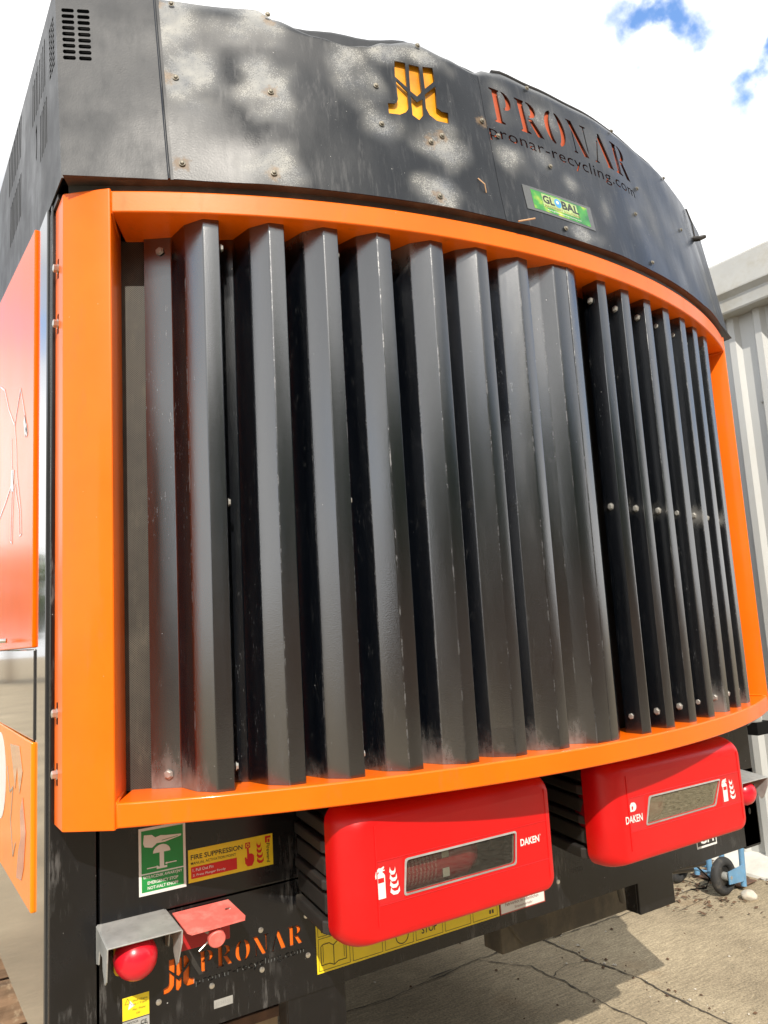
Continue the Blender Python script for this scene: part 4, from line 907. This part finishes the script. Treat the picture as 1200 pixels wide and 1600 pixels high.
put_text(m_, 'Silnik / Engine', f, 0.022, 0.081, 0.032, 0.0045, BLACKPR, 0, 0.0014); put_text(m_, 'Typ / Type', f, 0.018, 0.074, 0.034, 0.0042, BLACKPR, 0, 0.0014); put_text(m_, 'Moc / Power', f, 0.022, 0.064, 0.028, 0.0042, BLACKPR, 0, 0.0014); put_text(m_, 'kW', f, 0.030, 0.055, 0.008, 0.0042, BLACKPR, 0, 0.0014)
put_text(m_, 'CE', f, 0.039, 0.031, 0.013, 0.009, BLACKPR, 0.01, 0.0014); put_text(m_, 'MOTOR', f, 0.010, 0.038, 0.024, 0.0045, BLACKPR, 0, 0.0014)
for k in range(3): frame(0.004, 0.004 + k * 0.010, 0.050, 0.009, 0.0007, BLACKPR, 0.0014, f)
m_.build('engine_plate', mach)
m_ = MB(); f = plane_fn(0.676, -0.848, PY); rect(m_, f, 0, 0, 0.046, 0.018, GREYPR, 0.0006); put_text(m_, '1024531', f, 0.006, 0.005, 0.033, 0.008, mat('faint_print', (0.30, 0.30, 0.29), 0.5), 0, 0.0010); m_.build('number_label', mach)
m_ = MB(); f = plane_fn(2.445, -0.838, PY); rect(m_, f, 0, 0, 0.113, 0.062, WHITE, 0.0006); rect(m_, f, 0.005, 0.007, 0.103, 0.049, LOWER, 0.0010); put_text(m_, 'CH', f, 0.018, 0.013, 0.078, 0.038, WHITE, 0.02, 0.0014); m_.build('letter_plate', mach)
m_ = MB(); f = plane_fn(1.835, -0.800, PY)
for pts in ([(0, .05), (.006, .058), (.012, .052), (.02, .06), (.045, .062), (.05, .05), (.04, .045), (.046, .035), (.03, .04), (.018, .034), (.012, .044)],): poly(m_, f, pts, BLACKPR, 0.0004)
put_text(m_, 'SPEED', f, 0, 0.008, 0.05, 0.014, BLACKPR, 0.0, 0.0004); m_.build('faint_stencil', mach)

# ---- emergency stop buttons with shields (parts of the machine)
def estop(x, z, sg, lab):
    """mushroom button centred at x, z under a folded galvanised shield"""
    b_ = MB(); b_.box((x, PY - 0.012, zz(z)), (0.082, 0.024, 0.098), YPLATE); root = b_.build('emergency_stop', mach, bevel=0.006); root['label'] = lab
    q = MB(); q.lathe([(0.022, 0.0), (0.022, 0.012), (0.038, 0.014), (0.043, 0.022), (0.0455, 0.034), (0.0455, 0.042), (0.042, 0.056), (0.034, 0.069), (0.021, 0.078), (0.008, 0.082), (0.001, 0.0825)], (x - 0.004, PY - 0.024, zz(z)), (-0.12, -1, -0.1), REDB, 40); q.build('button_head', root, smooth=50)
    s_ = MB(); Y1 = PY - 0.112; zt = z + 0.060
    top = [(x - 0.074, PY, zt), (x + 0.072, PY, zt), (x + 0.078, Y1, zt - 0.016), (x - 0.078, Y1, zt - 0.016)]
    up_ = [(a, y_, zz(c)) for a, y_, c in top]; dn = [(a, y_, zz(c - 0.003)) for a, y_, c in top]
    s_.add(up_ + dn, [(0, 1, 2, 3), (7, 6, 5, 4), (0, 4, 5, 1), (1, 5, 6, 2), (2, 6, 7, 3), (3, 7, 4, 0)], GALV)
    for e in (-1, 1):
        xa = x + e * 0.075
        pts = [(PY, zt - 0.002), (Y1, zt - 0.018), (Y1 + 0.004, zt - 0.045), (Y1 + 0.022, zt - 0.088), (Y1 + 0.035, zt - 0.098), (Y1 + 0.052, zt - 0.075), (Y1 + 0.055, zt - 0.05), (PY - 0.030, zt - 0.045), (PY - 0.022, zt - 0.075), (PY, zt - 0.08)]
        s_.prism(pts, lambda a, b2, h_: (xa + h_ + (0.003 * e if a < Y1 + 0.01 else 0), a, zz(b2)), -0.0015, 0.0015, GALV)
    s_.build('shield', root, bevel=0.001)
estop(0.492, -0.664, -1, 'emergency stop under a pale grey shield at the left end'); estop(2.663, -0.664, 1, 'emergency stop under a pale grey shield at the right end')
# red hood with pull-pin activator
b_ = MB(); b_.box((0.658, PY - 0.004, zz(-0.665)), (0.120, 0.006, 0.078), mat('dark_red_paint', (0.42, 0.012, 0.015), 0.4, var=0.15, scale=18)); act = b_.build('activation_point', mach, bevel=0.003); act['label'] = 'red hooded fire suppression activator right of the left emergency stop'
s_ = MB(); zt = -0.617; Y1 = PY - 0.090
tp = [(0.582, PY - 0.004, zt), (0.716, PY - 0.004, zt), (0.728, Y1 + 0.012, zt - 0.020), (0.722, Y1, zt - 0.023), (0.598, Y1, zt - 0.025), (0.590, Y1 + 0.010, zt - 0.022)]
s_.add([(a, y_, zz(c)) for a, y_, c in tp] + [(a, y_, zz(c - 0.003)) for a, y_, c in tp], [(0, 1, 2, 3, 4, 5), (11, 10, 9, 8, 7, 6)] + [(i, (i + 1) % 6, 6 + (i + 1) % 6, 6 + i) for i in range(6)], REDF); s_.build('hood_plate', act)
s_ = MB(); s_.lathe([(0.021, 0), (0.021, 0.020), (0.015, 0.022), (0.015, 0.045)], (0.665, PY - 0.007, zz(-0.655)), (0, -1, 0), DULLSTEEL, 20); s_.build('plunger_collar', act, smooth=40)
s_ = MB(); s_.lathe([(0.010, 0), (0.010, 0.012), (0.0185, 0.014), (0.0195, 0.018), (0.0195, 0.030), (0.0175, 0.032)], (0.662, PY - 0.05, zz(-0.664)), (-0.1, -1, -0.25), REDF, 28); s_.build('plunger', act, smooth=40)
s_ = MB(); s_.tube([(0.625, PY - 0.035, zz(-0.645)), (0.64, PY - 0.05, zz(-0.636)), (0.66, PY - 0.055, zz(-0.644)), (0.675, PY - 0.05, zz(-0.632)), (0.70, PY - 0.045, zz(-0.638))], 0.0018, STEEL, 6)
s_.tube([(0.70, PY - 0.045, zz(-0.638)), (0.705, PY - 0.04, zz(-0.625)), (0.692, PY - 0.045, zz(-0.622))], 0.0018, STEEL, 6); s_.tube([(0.665, PY - 0.04, zz(-0.675)), (0.63, PY - 0.04, zz(-0.70))], 0.002, STEEL, 6); s_.build('safety_pin', act)
s_ = MB(); s_.add([(0.598, PY - 0.003, zz(-0.69)), (0.612, PY - 0.003, zz(-0.69)), (0.652, PY - 0.003, zz(-0.765)), (0.642, PY - 0.003, zz(-0.765)), (0.598, PY - 0.001, zz(-0.69)), (0.612, PY - 0.001, zz(-0.69)), (0.652, PY - 0.001, zz(-0.765)), (0.642, PY - 0.001, zz(-0.765))], [(0, 1, 2, 3), (7, 6, 5, 4), (0, 4, 5, 1), (1, 5, 6, 2), (2, 6, 7, 3), (3, 7, 4, 0)], CHASSIS); s_.build('warning_strap', act)
# tube lamp arm on the right flank
am = MB(); am.tube([(XR, 2.25, zz(-0.47)), (3.05, 2.23, zz(-0.475)), (3.30, 2.20, zz(-0.485))], 0.035, GALV, 16); am.box((3.34, 2.20, zz(-0.545)), (0.10, 0.09, 0.055), DARK); am.tube([(3.30, 2.20, zz(-0.45)), (3.34, 2.2, zz(-0.55))], 0.04, GALV); am.build('lamp_arm', mach, smooth=40)

# ---------------------------------------------------------------- fire extinguisher cabinets
def rrect(x0, x1, z0, z1, r, n=7):
    out = []
    for cx, cz, a0 in ((x1 - r, z1 - r, 0), (x0 + r, z1 - r, 90), (x0 + r, z0 + r, 180), (x1 - r, z0 + r, 270)):
        for k in range(n): t = rad(a0 + 90 * k / (n - 1)); out.append((cx + r * math.cos(t), cz + r * math.sin(t)))
    return out
def cabinet(x0, x1, z0, z1, win, side, label):
    """lid front at y = YF"""
    YF, YB = 1.597, 1.690
    t = empty('extinguisher_cabinet', ((x0 + x1) / 2, PY, zz(z0)), label, 'cabinet', 'red extinguisher cabinets hanging under the orange frame')
    rings = []; e = 0.05; nst = 9; IL, IR, IB, IT = 1.25, 0.42, 0.40, 0.75
    for k in range(nst):
        a = math.pi / 2 * k / (nst - 1); ins_ = e * (1 - math.cos(a)); dep = (YB - YF - 0.02) * (1 - math.sin(a))
        rings.append((ins_, YF + dep))
    rings = [(0.0, YB)] + [(i_, y_) for i_, y_ in rings]
    rings += [(e + 0.02, YF - 0.001)]
    def loops(off, dy):
        L_ = []
        for ins_, y_ in rings:
            q = ins_ + off; L_.append([(a, y_ + dy, zz(b2)) for a, b2 in rrect(x0 + q * IL, x1 - q * IR, z0 + q * IB, z1 - q * IT, max(0.014, 0.042 - q * 0.3))])
        return L_
    outer = loops(0, 0); inner = loops(0.004, 0.004); m_ = MB(); n = len(outer[0]); vs = [p for l in outer for p in l] + [p for l in inner for p in l]; K = len(outer) * n; fs = []
    for j in range(len(outer) - 1):
        for i in range(n):
            a, c = j * n + i, j * n + (i + 1) % n; fs.append((a, c, c + n, a + n)); fs.append((K + a, K + a + n, K + c + n, K + c))
    fs.append([(len(outer) - 1) * n + i for i in range(n)]); fs.append([K + (len(outer) - 1) * n + i for i in range(n)][::-1])
    for i in range(n): fs.append((i, K + i, K + (i + 1) % n, (i + 1) % n))
    m_.add(vs, fs, REDP); lid = m_.build('lid', t, smooth=42)
    # window opening
    cbm = MB(); cbm.prism(win, lambda a, b2, h_: (a, h_, zz(b2)), YF - 0.05, YF + 0.03, REDP); co = cbm.build('cut'); md = lid.modifiers.new('b', 'BOOLEAN'); md.operation = 'DIFFERENCE'; md.solver = 'EXACT'; md.object = co
    dg = bpy.context.evaluated_depsgraph_get(); ev = lid.evaluated_get(dg); co.location = (0, 0, 0)
    org = world_origin(lid); 
    new = bpy.data.meshes.new_from_object(ev); lid.modifiers.clear(); lid.data = new; bpy.data.objects.remove(co)
    new.shade_smooth() if hasattr(new, 'shade_smooth') else None
    bm = bmesh.new(); bm.from_mesh(new)
    for ff in bm.faces: ff.smooth = len(ff.verts) <= 4
    for ed in bm.edges:
        if len(ed.link_faces) == 2 and ed.calc_face_angle(0) > rad(35): ed.smooth = False
    bm.to_mesh(new); bm.free()
    cx = sum(p[0] for p in win) / len(win); cz = sum(p[1] for p in win) / len(win)
    fr_ = MB(); o_ = [(cx + (a - cx) * 1.0, cz + (b2 - cz) * 1.0) for a, b2 in win]
    def off(pts, d):
        res = []
        for a, b2 in pts: res.append((a + math.copysign(d, a - cx), b2 + math.copysign(d, b2 - cz)))
        return res
    A, B_ = off(win, 0.001), off(win, -0.005); n = len(win)
    vs = [(a, YF - 0.0035, zz(b2)) for a, b2 in A] + [(a, YF - 0.0025, zz(b2)) for a, b2 in B_] + [(a, YF + 0.010, zz(b2)) for a, b2 in B_] + [(a, YF + 0.010, zz(b2)) for a, b2 in A]
    fr_.add(vs, [(k * n + i, k * n + (i + 1) % n, ((k + 1) % 4) * n + (i + 1) % n, ((k + 1) % 4) * n + i) for k in range(4) for i in range(n)], GALV); wf = fr_.build('window_frame', lid)
    pn = MB(); pn.prism(off(win, -0.003), lambda a, b2, h_: (a, h_, zz(b2)), YF + 0.001, YF + 0.003, GLASS if side < 0 else HAZY); pn.build('window_pane', lid)
    # panel lines, print
    ll = MB(); 
    for lx in (x0 + 0.078, x1 - 0.032): ll.tube([(lx, YF - 0.0012, zz(z0 + 0.045)), (lx, YF - 0.0012, zz(z1 - 0.045))], 0.0014, REDP, 6)
    bz0, bz1 = min(p[1] for p in win) - 0.012, max(p[1] for p in win) + 0.012
    for lz in (bz0, bz1): ll.tube([(x0 + 0.078, YF - 0.0012, zz(lz)), (x1 - 0.032, YF - 0.0012, zz(lz))], 0.0014, REDP, 6)
    ll.build('panel_rib', lid)
    pr = MB(); f = lambda a, b2, h_: (a, YF - 0.0012 - h_, zz(b2))
    wx0, wx1 = min(p[0] for p in win), max(p[0] for p in win)
    if side < 0: ex = wx0 - 0.080; rect(pr, f, x0 + 0.081, bz0 + 0.002, wx0 - x0 - 0.086, bz1 - bz0 - 0.004, REDDK, 0.0)
    else: ex = wx1 + 0.010; rect(pr, f, wx1 + 0.005, bz0 + 0.002, x1 - 0.035 - wx1 - 0.005, bz1 - bz0 - 0.004, REDDK, 0.0)
    ez = cz - 0.033
    pts = [(0.004, 0), (0.026, 0), (0.026, 0.048), (0.023, 0.053), (0.020, 0.055), (0.020, 0.058), (0.026, 0.058), (0.026, 0.060), (0.021, 0.061), (0.025, 0.065), (0.024, 0.068), (0.016, 0.065), (0.010, 0.066), (0.003, 0.060), (0.000, 0.050), (0.001, 0.044), (0.004, 0.045), (0.006, 0.055), (0.010, 0.059), (0.010, 0.055), (0.006, 0.053), (0.004, 0.048)]
    poly(pr, f, [(ex + a, ez + b2) for a, b2 in pts], WHITE, 0.0006); rect(pr, f, ex + 0.007, ez + 0.034, 0.016, 0.010, REDPR, 0.0010)
    flames(pr, f, ex + 0.038, ez, 0.026, 0.058, WHITE, 0.0006)
    pr.build('extinguisher_symbol', lid); pr = MB()
    if side < 0: put_text(pr, 'DAKEN', f, wx1 + 0.016, cz + 0.000, 0.064, 0.017, WHITE, 0.03, 0.0006); put_text(pr, '®', f, wx1 + 0.082, cz + 0.014, 0.004, 0.004, WHITE, 0, 0.0006)
    else:
        rect(pr, f, x0 + 0.081, bz0 + 0.002, wx0 - x0 - 0.086, bz1 - bz0 - 0.004, REDDK, 0.0)
        put_text(pr, 'DAKEN', f, wx0 - 0.088, cz - 0.022, 0.070, 0.020, WHITE, 0.02, 0.0006)
        poly(pr, f, [(wx0 - 0.066, cz + 0.008), (wx0 - 0.052, cz + 0.008)] + arc(wx0 - 0.052, cz + 0.020, 0.012, 0.012, -80, 80, 8) + [(wx0 - 0.060, cz + 0.032), (wx0 - 0.066, cz + 0.026)], WHITE, 0.0006)
        poly(pr, f, [(wx0 - 0.060, cz + 0.013), (wx0 - 0.055, cz + 0.013), (wx0 - 0.053, cz + 0.022), (wx0 - 0.060, cz + 0.022)], REDDK, 0.0010)
    pr.build('printed_name', lid)
    # ribbed tray behind the lid
    tr_ = MB(); prof = [(0.014, YB - 0.012), (0.020, YB + 0.02), (0.030, 1.80), (0.036, 1.886)]; vs = []
    for ins_, y_ in prof: vs += [(a, y_, zz(b2)) for a, b2 in rrect(x0 + ins_, x1 - ins_, z0 + ins_, z1 - ins_, 0.03)]
    n = 28; fs = [(j * n + i, j * n + (i + 1) % n, (j + 1) * n + (i + 1) % n, (j + 1) * n + i) for j in range(len(prof) - 1) for i in range(n)] + [[(len(prof) - 1) * n + i for i in range(n)]]
    tr_.add(vs, fs, RUBBER); tray = tr_.build('tray', t, smooth=40)
    for k, (zc, hz, pr_) in enumerate(((z0 + 0.030, 0.016, 0.018), (z0 + 0.078, 0.022, 0.010), (z0 + 0.122, 0.012, 0.016), (z0 + 0.160, 0.020, 0.009), (z0 + 0.205, 0.014, 0.015), (z0 + 0.245, 0.016, 0.008))):
        for xx, sg in ((x0 + 0.016, -1), (x1 - 0.016, 1)):
            rb = MB(); q8 = []
            for yy, dx in ((1.694, 0.004), (1.715, pr_), (1.880, pr_ + 0.002 - 0.014)):
                for zz_ in (zc - hz, zc + hz): q8.append((xx + sg * dx, yy, zz(zz_ + (yy - 1.69) * 0.09)))
            for yy in (1.694, 1.715, 1.880):
                for zz_ in (zc - hz, zc + hz): q8.append((xx - sg * 0.012, yy, zz(zz_ + (yy - 1.69) * 0.09)))
            rb.add(q8, [(0, 2, 3, 1), (2, 4, 5, 3), (6, 7, 9, 8), (8, 9, 11, 10), (0, 6, 8, 2), (2, 8, 10, 4), (1, 3, 9, 7), (3, 5, 11, 9), (0, 1, 7, 6), (4, 10, 11, 5)], RUBBER); rb.build('rib', tray, bevel=0.005)
    lt = MB(); lt.box((x0 + 0.10, 1.72, zz(z0 - 0.004)), (0.03, 0.05, 0.02), RUBBER); lt.build('catch', t, bevel=0.003)
    return t
mg = bpy.data.materials.new('smoky_window'); mg.use_nodes = True; t_ = mg.node_tree; t_.nodes.clear()
o_ = N(t_, 'ShaderNodeOutputMaterial'); mxs = N(t_, 'ShaderNodeMixShader'); tr1 = N(t_, 'ShaderNodeBsdfTransparent'); tr1.inputs[0].default_value = (0.85, 0.85, 0.80, 1); gl = N(t_, 'ShaderNodeBsdfPrincipled'); gl.inputs['Base Color'].default_value = (0.30, 0.28, 0.24, 1); gl.inputs['Roughness'].default_value = 0.18
nzz = N(t_, 'ShaderNodeTexNoise'); nzz.inputs['Scale'].default_value = 18; nzz.inputs['Detail'].default_value = 7; rg = N(t_, 'ShaderNodeMapRange'); t_.links.new(nzz.outputs[0], rg.inputs[0]); rg.inputs[1].default_value = 0.3; rg.inputs[2].default_value = 0.8; rg.inputs[3].default_value = 0.03; rg.inputs[4].default_value = 0.14
t_.links.new(rg.outputs[0], mxs.inputs[0]); t_.links.new(tr1.outputs[0], mxs.inputs[1]); t_.links.new(gl.outputs[0], mxs.inputs[2]); t_.links.new(mxs.outputs[0], o_.inputs[0])
GLASS = mg
HAZY = mg.copy(); HAZY.name = 'scuffed_window'
for nd in HAZY.node_tree.nodes:
    if nd.type == 'MAP_RANGE': nd.inputs[3].default_value = 0.12; nd.inputs[4].default_value = 0.55
    if nd.type == 'BSDF_PRINCIPLED': nd.inputs['Base Color'].default_value = (0.36, 0.32, 0.22, 1)
def rq(p):   # rounded quad
    out = []
    for i in range(4):
        a, b2, c = Vector(p[i - 1]), Vector(p[i]), Vector(p[(i + 1) % 4]); d0 = (a - b2).normalized() * 0.008; d1 = (c - b2).normalized() * 0.008
        for k in range(4): t = k / 3; out.append(tuple((b2 + d0).lerp(b2, t).lerp(b2.lerp(b2 + d1, t), t)))
    return out
cabinet(0.878, 1.508, -0.705, -0.400, rq([(1.030, -0.604), (1.360, -0.604), (1.368, -0.534), (1.038, -0.534)]), -1, 'red extinguisher cabinet at the centre, its window full of dark red cylinder')
cabinet(1.712, 2.340, -0.705, -0.412, rq([(1.860, -0.598), (2.172, -0.596), (2.208, -0.531), (1.884, -0.530)]), 1, 'red extinguisher cabinet nearer the white building, with scuffed cloudy window')
def extinguisher(x0, x1, z, label):
    t = empty('fire_extinguisher', ((x0 + x1) / 2, 1.72, zz(z - 0.07)), label, 'extinguisher', 'extinguishers lying inside the cabinets')
    q = MB(); q.lathe([(0.02, 0), (0.05, 0.006), (0.068, 0.02), (0.068, (x1 - x0) - 0.06), (0.05, (x1 - x0) - 0.02), (0.02, x1 - x0)], (x0, 1.690, zz(z)), (1, 0, 0), mat('extinguisher_red', (0.24, 0.010, 0.018), 0.25, var=0.1), 36); q.build('cylinder', t, smooth=40)
    q = MB(); q.lathe([(0.016, 0), (0.016, 0.05), (0.022, 0.05), (0.022, 0.09)], (x1 - 0.004, 1.690, zz(z)), (1, 0, 0), CHASSIS, 16); q.box((x1 + 0.06, 1.70, zz(z)), (0.10, 0.03, 0.02), CHASSIS); q.build('valve', t)
    q = MB(); f = lambda a, b2, h_: (a, 1.690 - math.cos((b2 - z) / 0.068) * (0.0685 + h_), zz(z + math.sin((b2 - z) / 0.068) * 0.0685))
    for k in range(9): put_text(q, 'USE UPRIGHT PULL PIN SQUEEZE', lambda a, b2, h_, k=k: f(x0 + 0.045 + k * 0.011 + (b2) , z + a, h_), -0.036, 0, 0.072, 0.0065, mat('pink_print', (0.42, 0.26, 0.25), 0.5), 0.0, 0.0006)
    q.box((x0 + 0.165, 1.6202, zz(z + 0.022)), (0.02, 0.001, 0.02), GREYPR); q.box((x0 + 0.165, 1.6202, zz(z - 0.022)), (0.02, 0.001, 0.02), GREYPR)
    q.build('label_print', t); return t
extinguisher(1.00, 1.30, -0.569, 'dark red fire extinguisher lying behind the clear window of the centre cabinet')
extinguisher(1.72, 2.02, -0.564, 'fire extinguisher barely seen behind the cloudy window of the cabinet nearer the white building')

# ---------------------------------------------------------------- hand trolley by the wall
tx, ty = 4.36, 3.30
tro = empty('hand_trolley', (tx, ty, 0), 'faded blue two-wheeled hand trolley with black tyres standing against the off-white wall', 'hand trolley')
ax = Vector((4.30, 3.155, 0.110)); ax2 = Vector((4.285, 3.475, 0.110)); dax = (ax2 - ax).normalized(); dout = Vector((dax.y, -dax.x, 0)) ; dout = dout if dout.x > 0 else -dout
def wheel(c):
    w_ = MB(); ro = 0.108; rt = 0.026; n1, n2 = 36, 12; vs = []
    for i in range(n1):
        a = 2 * math.pi * i / n1; rr = Vector((0, 0, 1)) * math.cos(a) + dout * math.sin(a)
        for j in range(n2):
            b2 = 2 * math.pi * j / n2; vs.append(c + rr * (ro - rt + rt * math.cos(b2)) + dax * (rt * 1.05 * math.sin(b2)))
    w_.add(vs, [(i * n2 + j, i * n2 + (j + 1) % n2, ((i + 1) % n1) * n2 + (j + 1) % n2, ((i + 1) % n1) * n2 + j) for i in range(n1) for j in range(n2)], TYRE)
    o = w_.build('wheel', tro, smooth=60)
    h_ = MB(); h_.lathe([(0.058, -0.003), (0.058, 0.003)], c, dax, CHASSIS, 28); h_.lathe([(0.020, -0.035), (0.024, -0.02), (0.024, 0.02), (0.020, 0.035)], c, dax, GALV, 20); h_.build('hub', o, smooth=30)
wheel(ax); wheel(ax2)
def tub(a, b2, r, name='frame_tube'):
    q = MB(); q.tube([a, b2], r, BLUE, 10); q.build(name, tro, smooth=50)
base = Vector((0, 0, 0)); up3 = Vector((0.06, 0, 1)).normalized()
mid = lambda k: ax.lerp(ax2, k) + dout * 0.14
for k, nm in ((-0.12, 0.10), (0.30, 0.36), (0.58, 0.64), (0.86, 0.92)):
    p = mid(k); p.z = 0.03; q = MB(); q.tube([p, p + up3 * 1.12], 0.017, BLUE, 10); q.build('upright', tro, smooth=50)
for hgt in (0.10, 0.5, 0.95): tub(mid(-0.12) * 1 + Vector((0.05 * hgt, 0, hgt - 0.116 + 0.0)), mid(0.86) + Vector((0.05 * hgt, 0, hgt - 0.116)), 0.011, 'crossbar')
tub(ax, ax2, 0.008, 'axle')
for k in (-0.15, 0.86):
    p = ax.lerp(ax2, k); q = MB(); a0 = p - dout * 0.02; a1 = p + dout * 0.15; e = dax * 0.003
    vs = [a0 + Vector((0, 0, -0.035)) + e, a1 + Vector((0, 0, -0.05)) + e, a1 + Vector((0, 0, 0.045)) + e, a0 + Vector((0, 0, 0.035)) + e]; vs += [v - 2 * e for v in vs]
    q.add(vs, [(0, 1, 2, 3), (7, 6, 5, 4), (0, 4, 5, 1), (1, 5, 6, 2), (2, 6, 7, 3), (3, 7, 4, 0)], BLUE); q.build('axle_plate', tro)
    q = MB(); q.lathe([(0.010, -0.006), (0.010, 0.006)], p, dax, STEEL, 8); q.build('axle_nut', tro)
q = MB(); c0 = ax.lerp(ax2, -0.05) + dout * 0.15; c1 = ax.lerp(ax2, 1.05) + dout * 0.15; c2 = c1 + dout * 0.17; c3 = c0 + dout * 0.17
vs = [Vector((p.x, p.y, 0.012 + dz)) for dz in (0, 0.006) for p in (c0, c1, c2, c3)]
q.add(vs, [(3, 2, 1, 0), (4, 5, 6, 7), (0, 1, 5, 4), (1, 2, 6, 5), (2, 3, 7, 6), (3, 0, 4, 7)], RUSTY); q.build('toe_plate', tro, bevel=0.002)
# black cable on the trolley
q = MB(); q.tube([ax.lerp(ax2, 1.0) + Vector((0, 0, 0.08)), ax.lerp(ax2, 0.7) + Vector((-0.03, 0, 0.085)), ax.lerp(ax2, 0.45) + Vector((-0.05, 0, 0.04)), ax.lerp(ax2, 0.2) + Vector((-0.04, 0, -0.02)), ax.lerp(ax2, 0.35) + Vector((-0.02, 0, -0.09)), ax.lerp(ax2, 0.6) + Vector((-0.06, 0, -0.108))], 0.005, DARK, 8)
tag(q.build('cable', smooth=60), 'thin black cable looped over the blue trolley axle', 'cable')
q = MB(); bm_ = bmesh.new(); bmesh.ops.create_icosphere(bm_, subdivisions=3, radius=0.04)
vs = [Vector((v.co.x * 1.25, v.co.y * 1.0, v.co.z * 0.8)) * (1 + 0.25 * noise.noise(v.co * 30)) + Vector((4.335, 3.02, 0.024)) for v in bm_.verts]; fs = [[v.index for v in f.verts] for f in bm_.faces]; q.add(vs, fs, STONE); bm_.free()
tag(q.build('stone', smooth=40), 'pale broken stone wedged beside the black trolley wheel', 'stone')
# drift of dead leaves and chips along the wall
rnd = random.Random(5); q = MB()
for _ in range(420):
    if rnd.random() < 0.6: c = Vector((rnd.gauss(4.18, 0.16), rnd.gauss(3.30, 0.22), 0.006 + rnd.random() * 0.012))
    else: c = Vector((rnd.gauss(4.72, 0.06), rnd.uniform(2.3, 5.5), 0.006 + rnd.random() * 0.01))
    s = rnd.uniform(0.006, 0.022); a = rnd.uniform(0, 6.28); u_ = Vector((math.cos(a), math.sin(a), rnd.uniform(-.3, .3))) * s; w_ = Vector((-math.sin(a), math.cos(a), rnd.uniform(-.5, .5))) * s * 0.5
    q.add([c - u_, c - w_, c + u_, c + w_], [(0, 1, 2, 3)], DEBRIS)
tag(q.build('leaf_litter'), 'drift of brown leaf litter and chips on the concrete round the trolley', 'leaf litter', kind='stuff')
q = MB(); rnd = random.Random(9)
for _ in range(380):
    x, y_ = rnd.uniform(1.2, 4.7), rnd.uniform(1.9, 4.6); r_ = rnd.choice((0.0025, 0.003, 0.004, 0.006, 0.009)) * rnd.uniform(0.7, 1.2)
    if rnd.random() < 0.45: x = 3.03 + rnd.gauss(0, 0.05)
    a = rnd.uniform(0, 6.28); c = Vector((x, y_, r_ * 0.5)); e1 = Vector((math.cos(a), math.sin(a), 0)) * r_ * 1.3; e2 = Vector((-math.sin(a), math.cos(a), 0)) * r_; e3 = Vector((0, 0, r_ * 0.8))
    q.add([c - e1, c - e2, c + e1, c + e2, c + e3, c - e3 * 0.6], [(0, 1, 4), (1, 2, 4), (2, 3, 4), (3, 0, 4), (1, 0, 5), (2, 1, 5), (3, 2, 5), (0, 3, 5)], STONE if rnd.random() < 0.4 else DEBRIS)
tag(q.build('grit'), 'loose grit and small chips scattered over the concrete', 'grit', kind='stuff')
# twigs lying on the concrete
for k, (pts, lab) in enumerate((([(2.98, 3.62, 0.008), (3.06, 3.60, 0.010), (3.14, 3.64, 0.008), (3.16, 3.70, 0.008)], 'dark bent twig lying on the concrete under the rear of the machine'), ([(3.86, 3.42, 0.006), (3.93, 3.40, 0.008), (3.99, 3.42, 0.006)], 'small dark twig on the concrete between the bracket and the trolley'))):
    q = MB(); q.tube(pts, 0.007 if k == 0 else 0.005, DEBRIS, 7); tag(q.build('twig', smooth=60), lab, 'twig', 'twigs on the concrete')

# ---------------------------------------------------------------- crate and timbers under the machine
cr_ = empty('wooden_crate', (0.70, 2.75, 0), 'pale plank crate standing under the left end of the machine', 'crate')
q = MB()
for i in range(9): x = 0.36 + i * 0.080; q.box((x, 2.36, 0.30), (0.076, 0.018, 0.58), WOOD)
q.build('front_planks', cr_, bevel=0.002)
q = MB()
for i in range(9): y_ = 2.40 + i * 0.080; q.box((1.030, y_, 0.30), (0.018, 0.076, 0.58), WOOD)
q.build('side_planks', cr_, bevel=0.002)
q = MB(); q.box((0.685, 2.33, 0.60), (0.72, 0.035, 0.028), RUSTY); q.box((1.05, 2.71, 0.60), (0.035, 0.72, 0.028), RUSTY); q.build('rim', cr_, bevel=0.002)
q = MB(); q.box((0.68, 2.71, 0.02), (0.68, 0.68, 0.03), WOOD); q.build('base', cr_)
labs = ['weathered timber on the ground, lowest of the stack under the machine', 'weathered timber second from the ground under the machine', 'weathered timber third up in the stack under the machine', 'split weathered timber on top of the stack under the machine']
for i in range(4):
    q = MB(); x0, x1 = 0.45 - 0.05 * (i % 2), 1.35 + 0.08 * (i % 2); y0, y1 = 3.75 + 0.04 * i, 4.15 + 0.05 * (i % 3); z0, z1 = 0.005 + i * 0.175, 0.165 + i * 0.175; n = 24; vs = []
    for k in range(n):
        x = x0 + (x1 - x0) * k / (n - 1)
        for (yy, z_) in ((y0, z0), (y0 - 0.01, (z0 + z1) / 2), (y0, z1), ((y0 + y1) / 2, z1 + 0.005), (y1, z1), (y1, z0)):
            j = noise.noise(Vector((x * 5, yy * 9 + i, z_ * 20))) * 0.016; vs.append((x, yy + j, max(0.002, z_ + (j * 0.4 if z_ > z0 else 0))))
    q.add(vs, [(6 * k + m, 6 * k + (m + 1) % 6, 6 * k + 6 + (m + 1) % 6, 6 * k + 6 + m) for k in range(n - 1) for m in range(6)] + [list(range(6)), list(range(6 * n - 6, 6 * n))], BARK)
    tag(q.build('timber', bevel=0.003), labs[i], 'timber', 'timbers stacked under the machine')
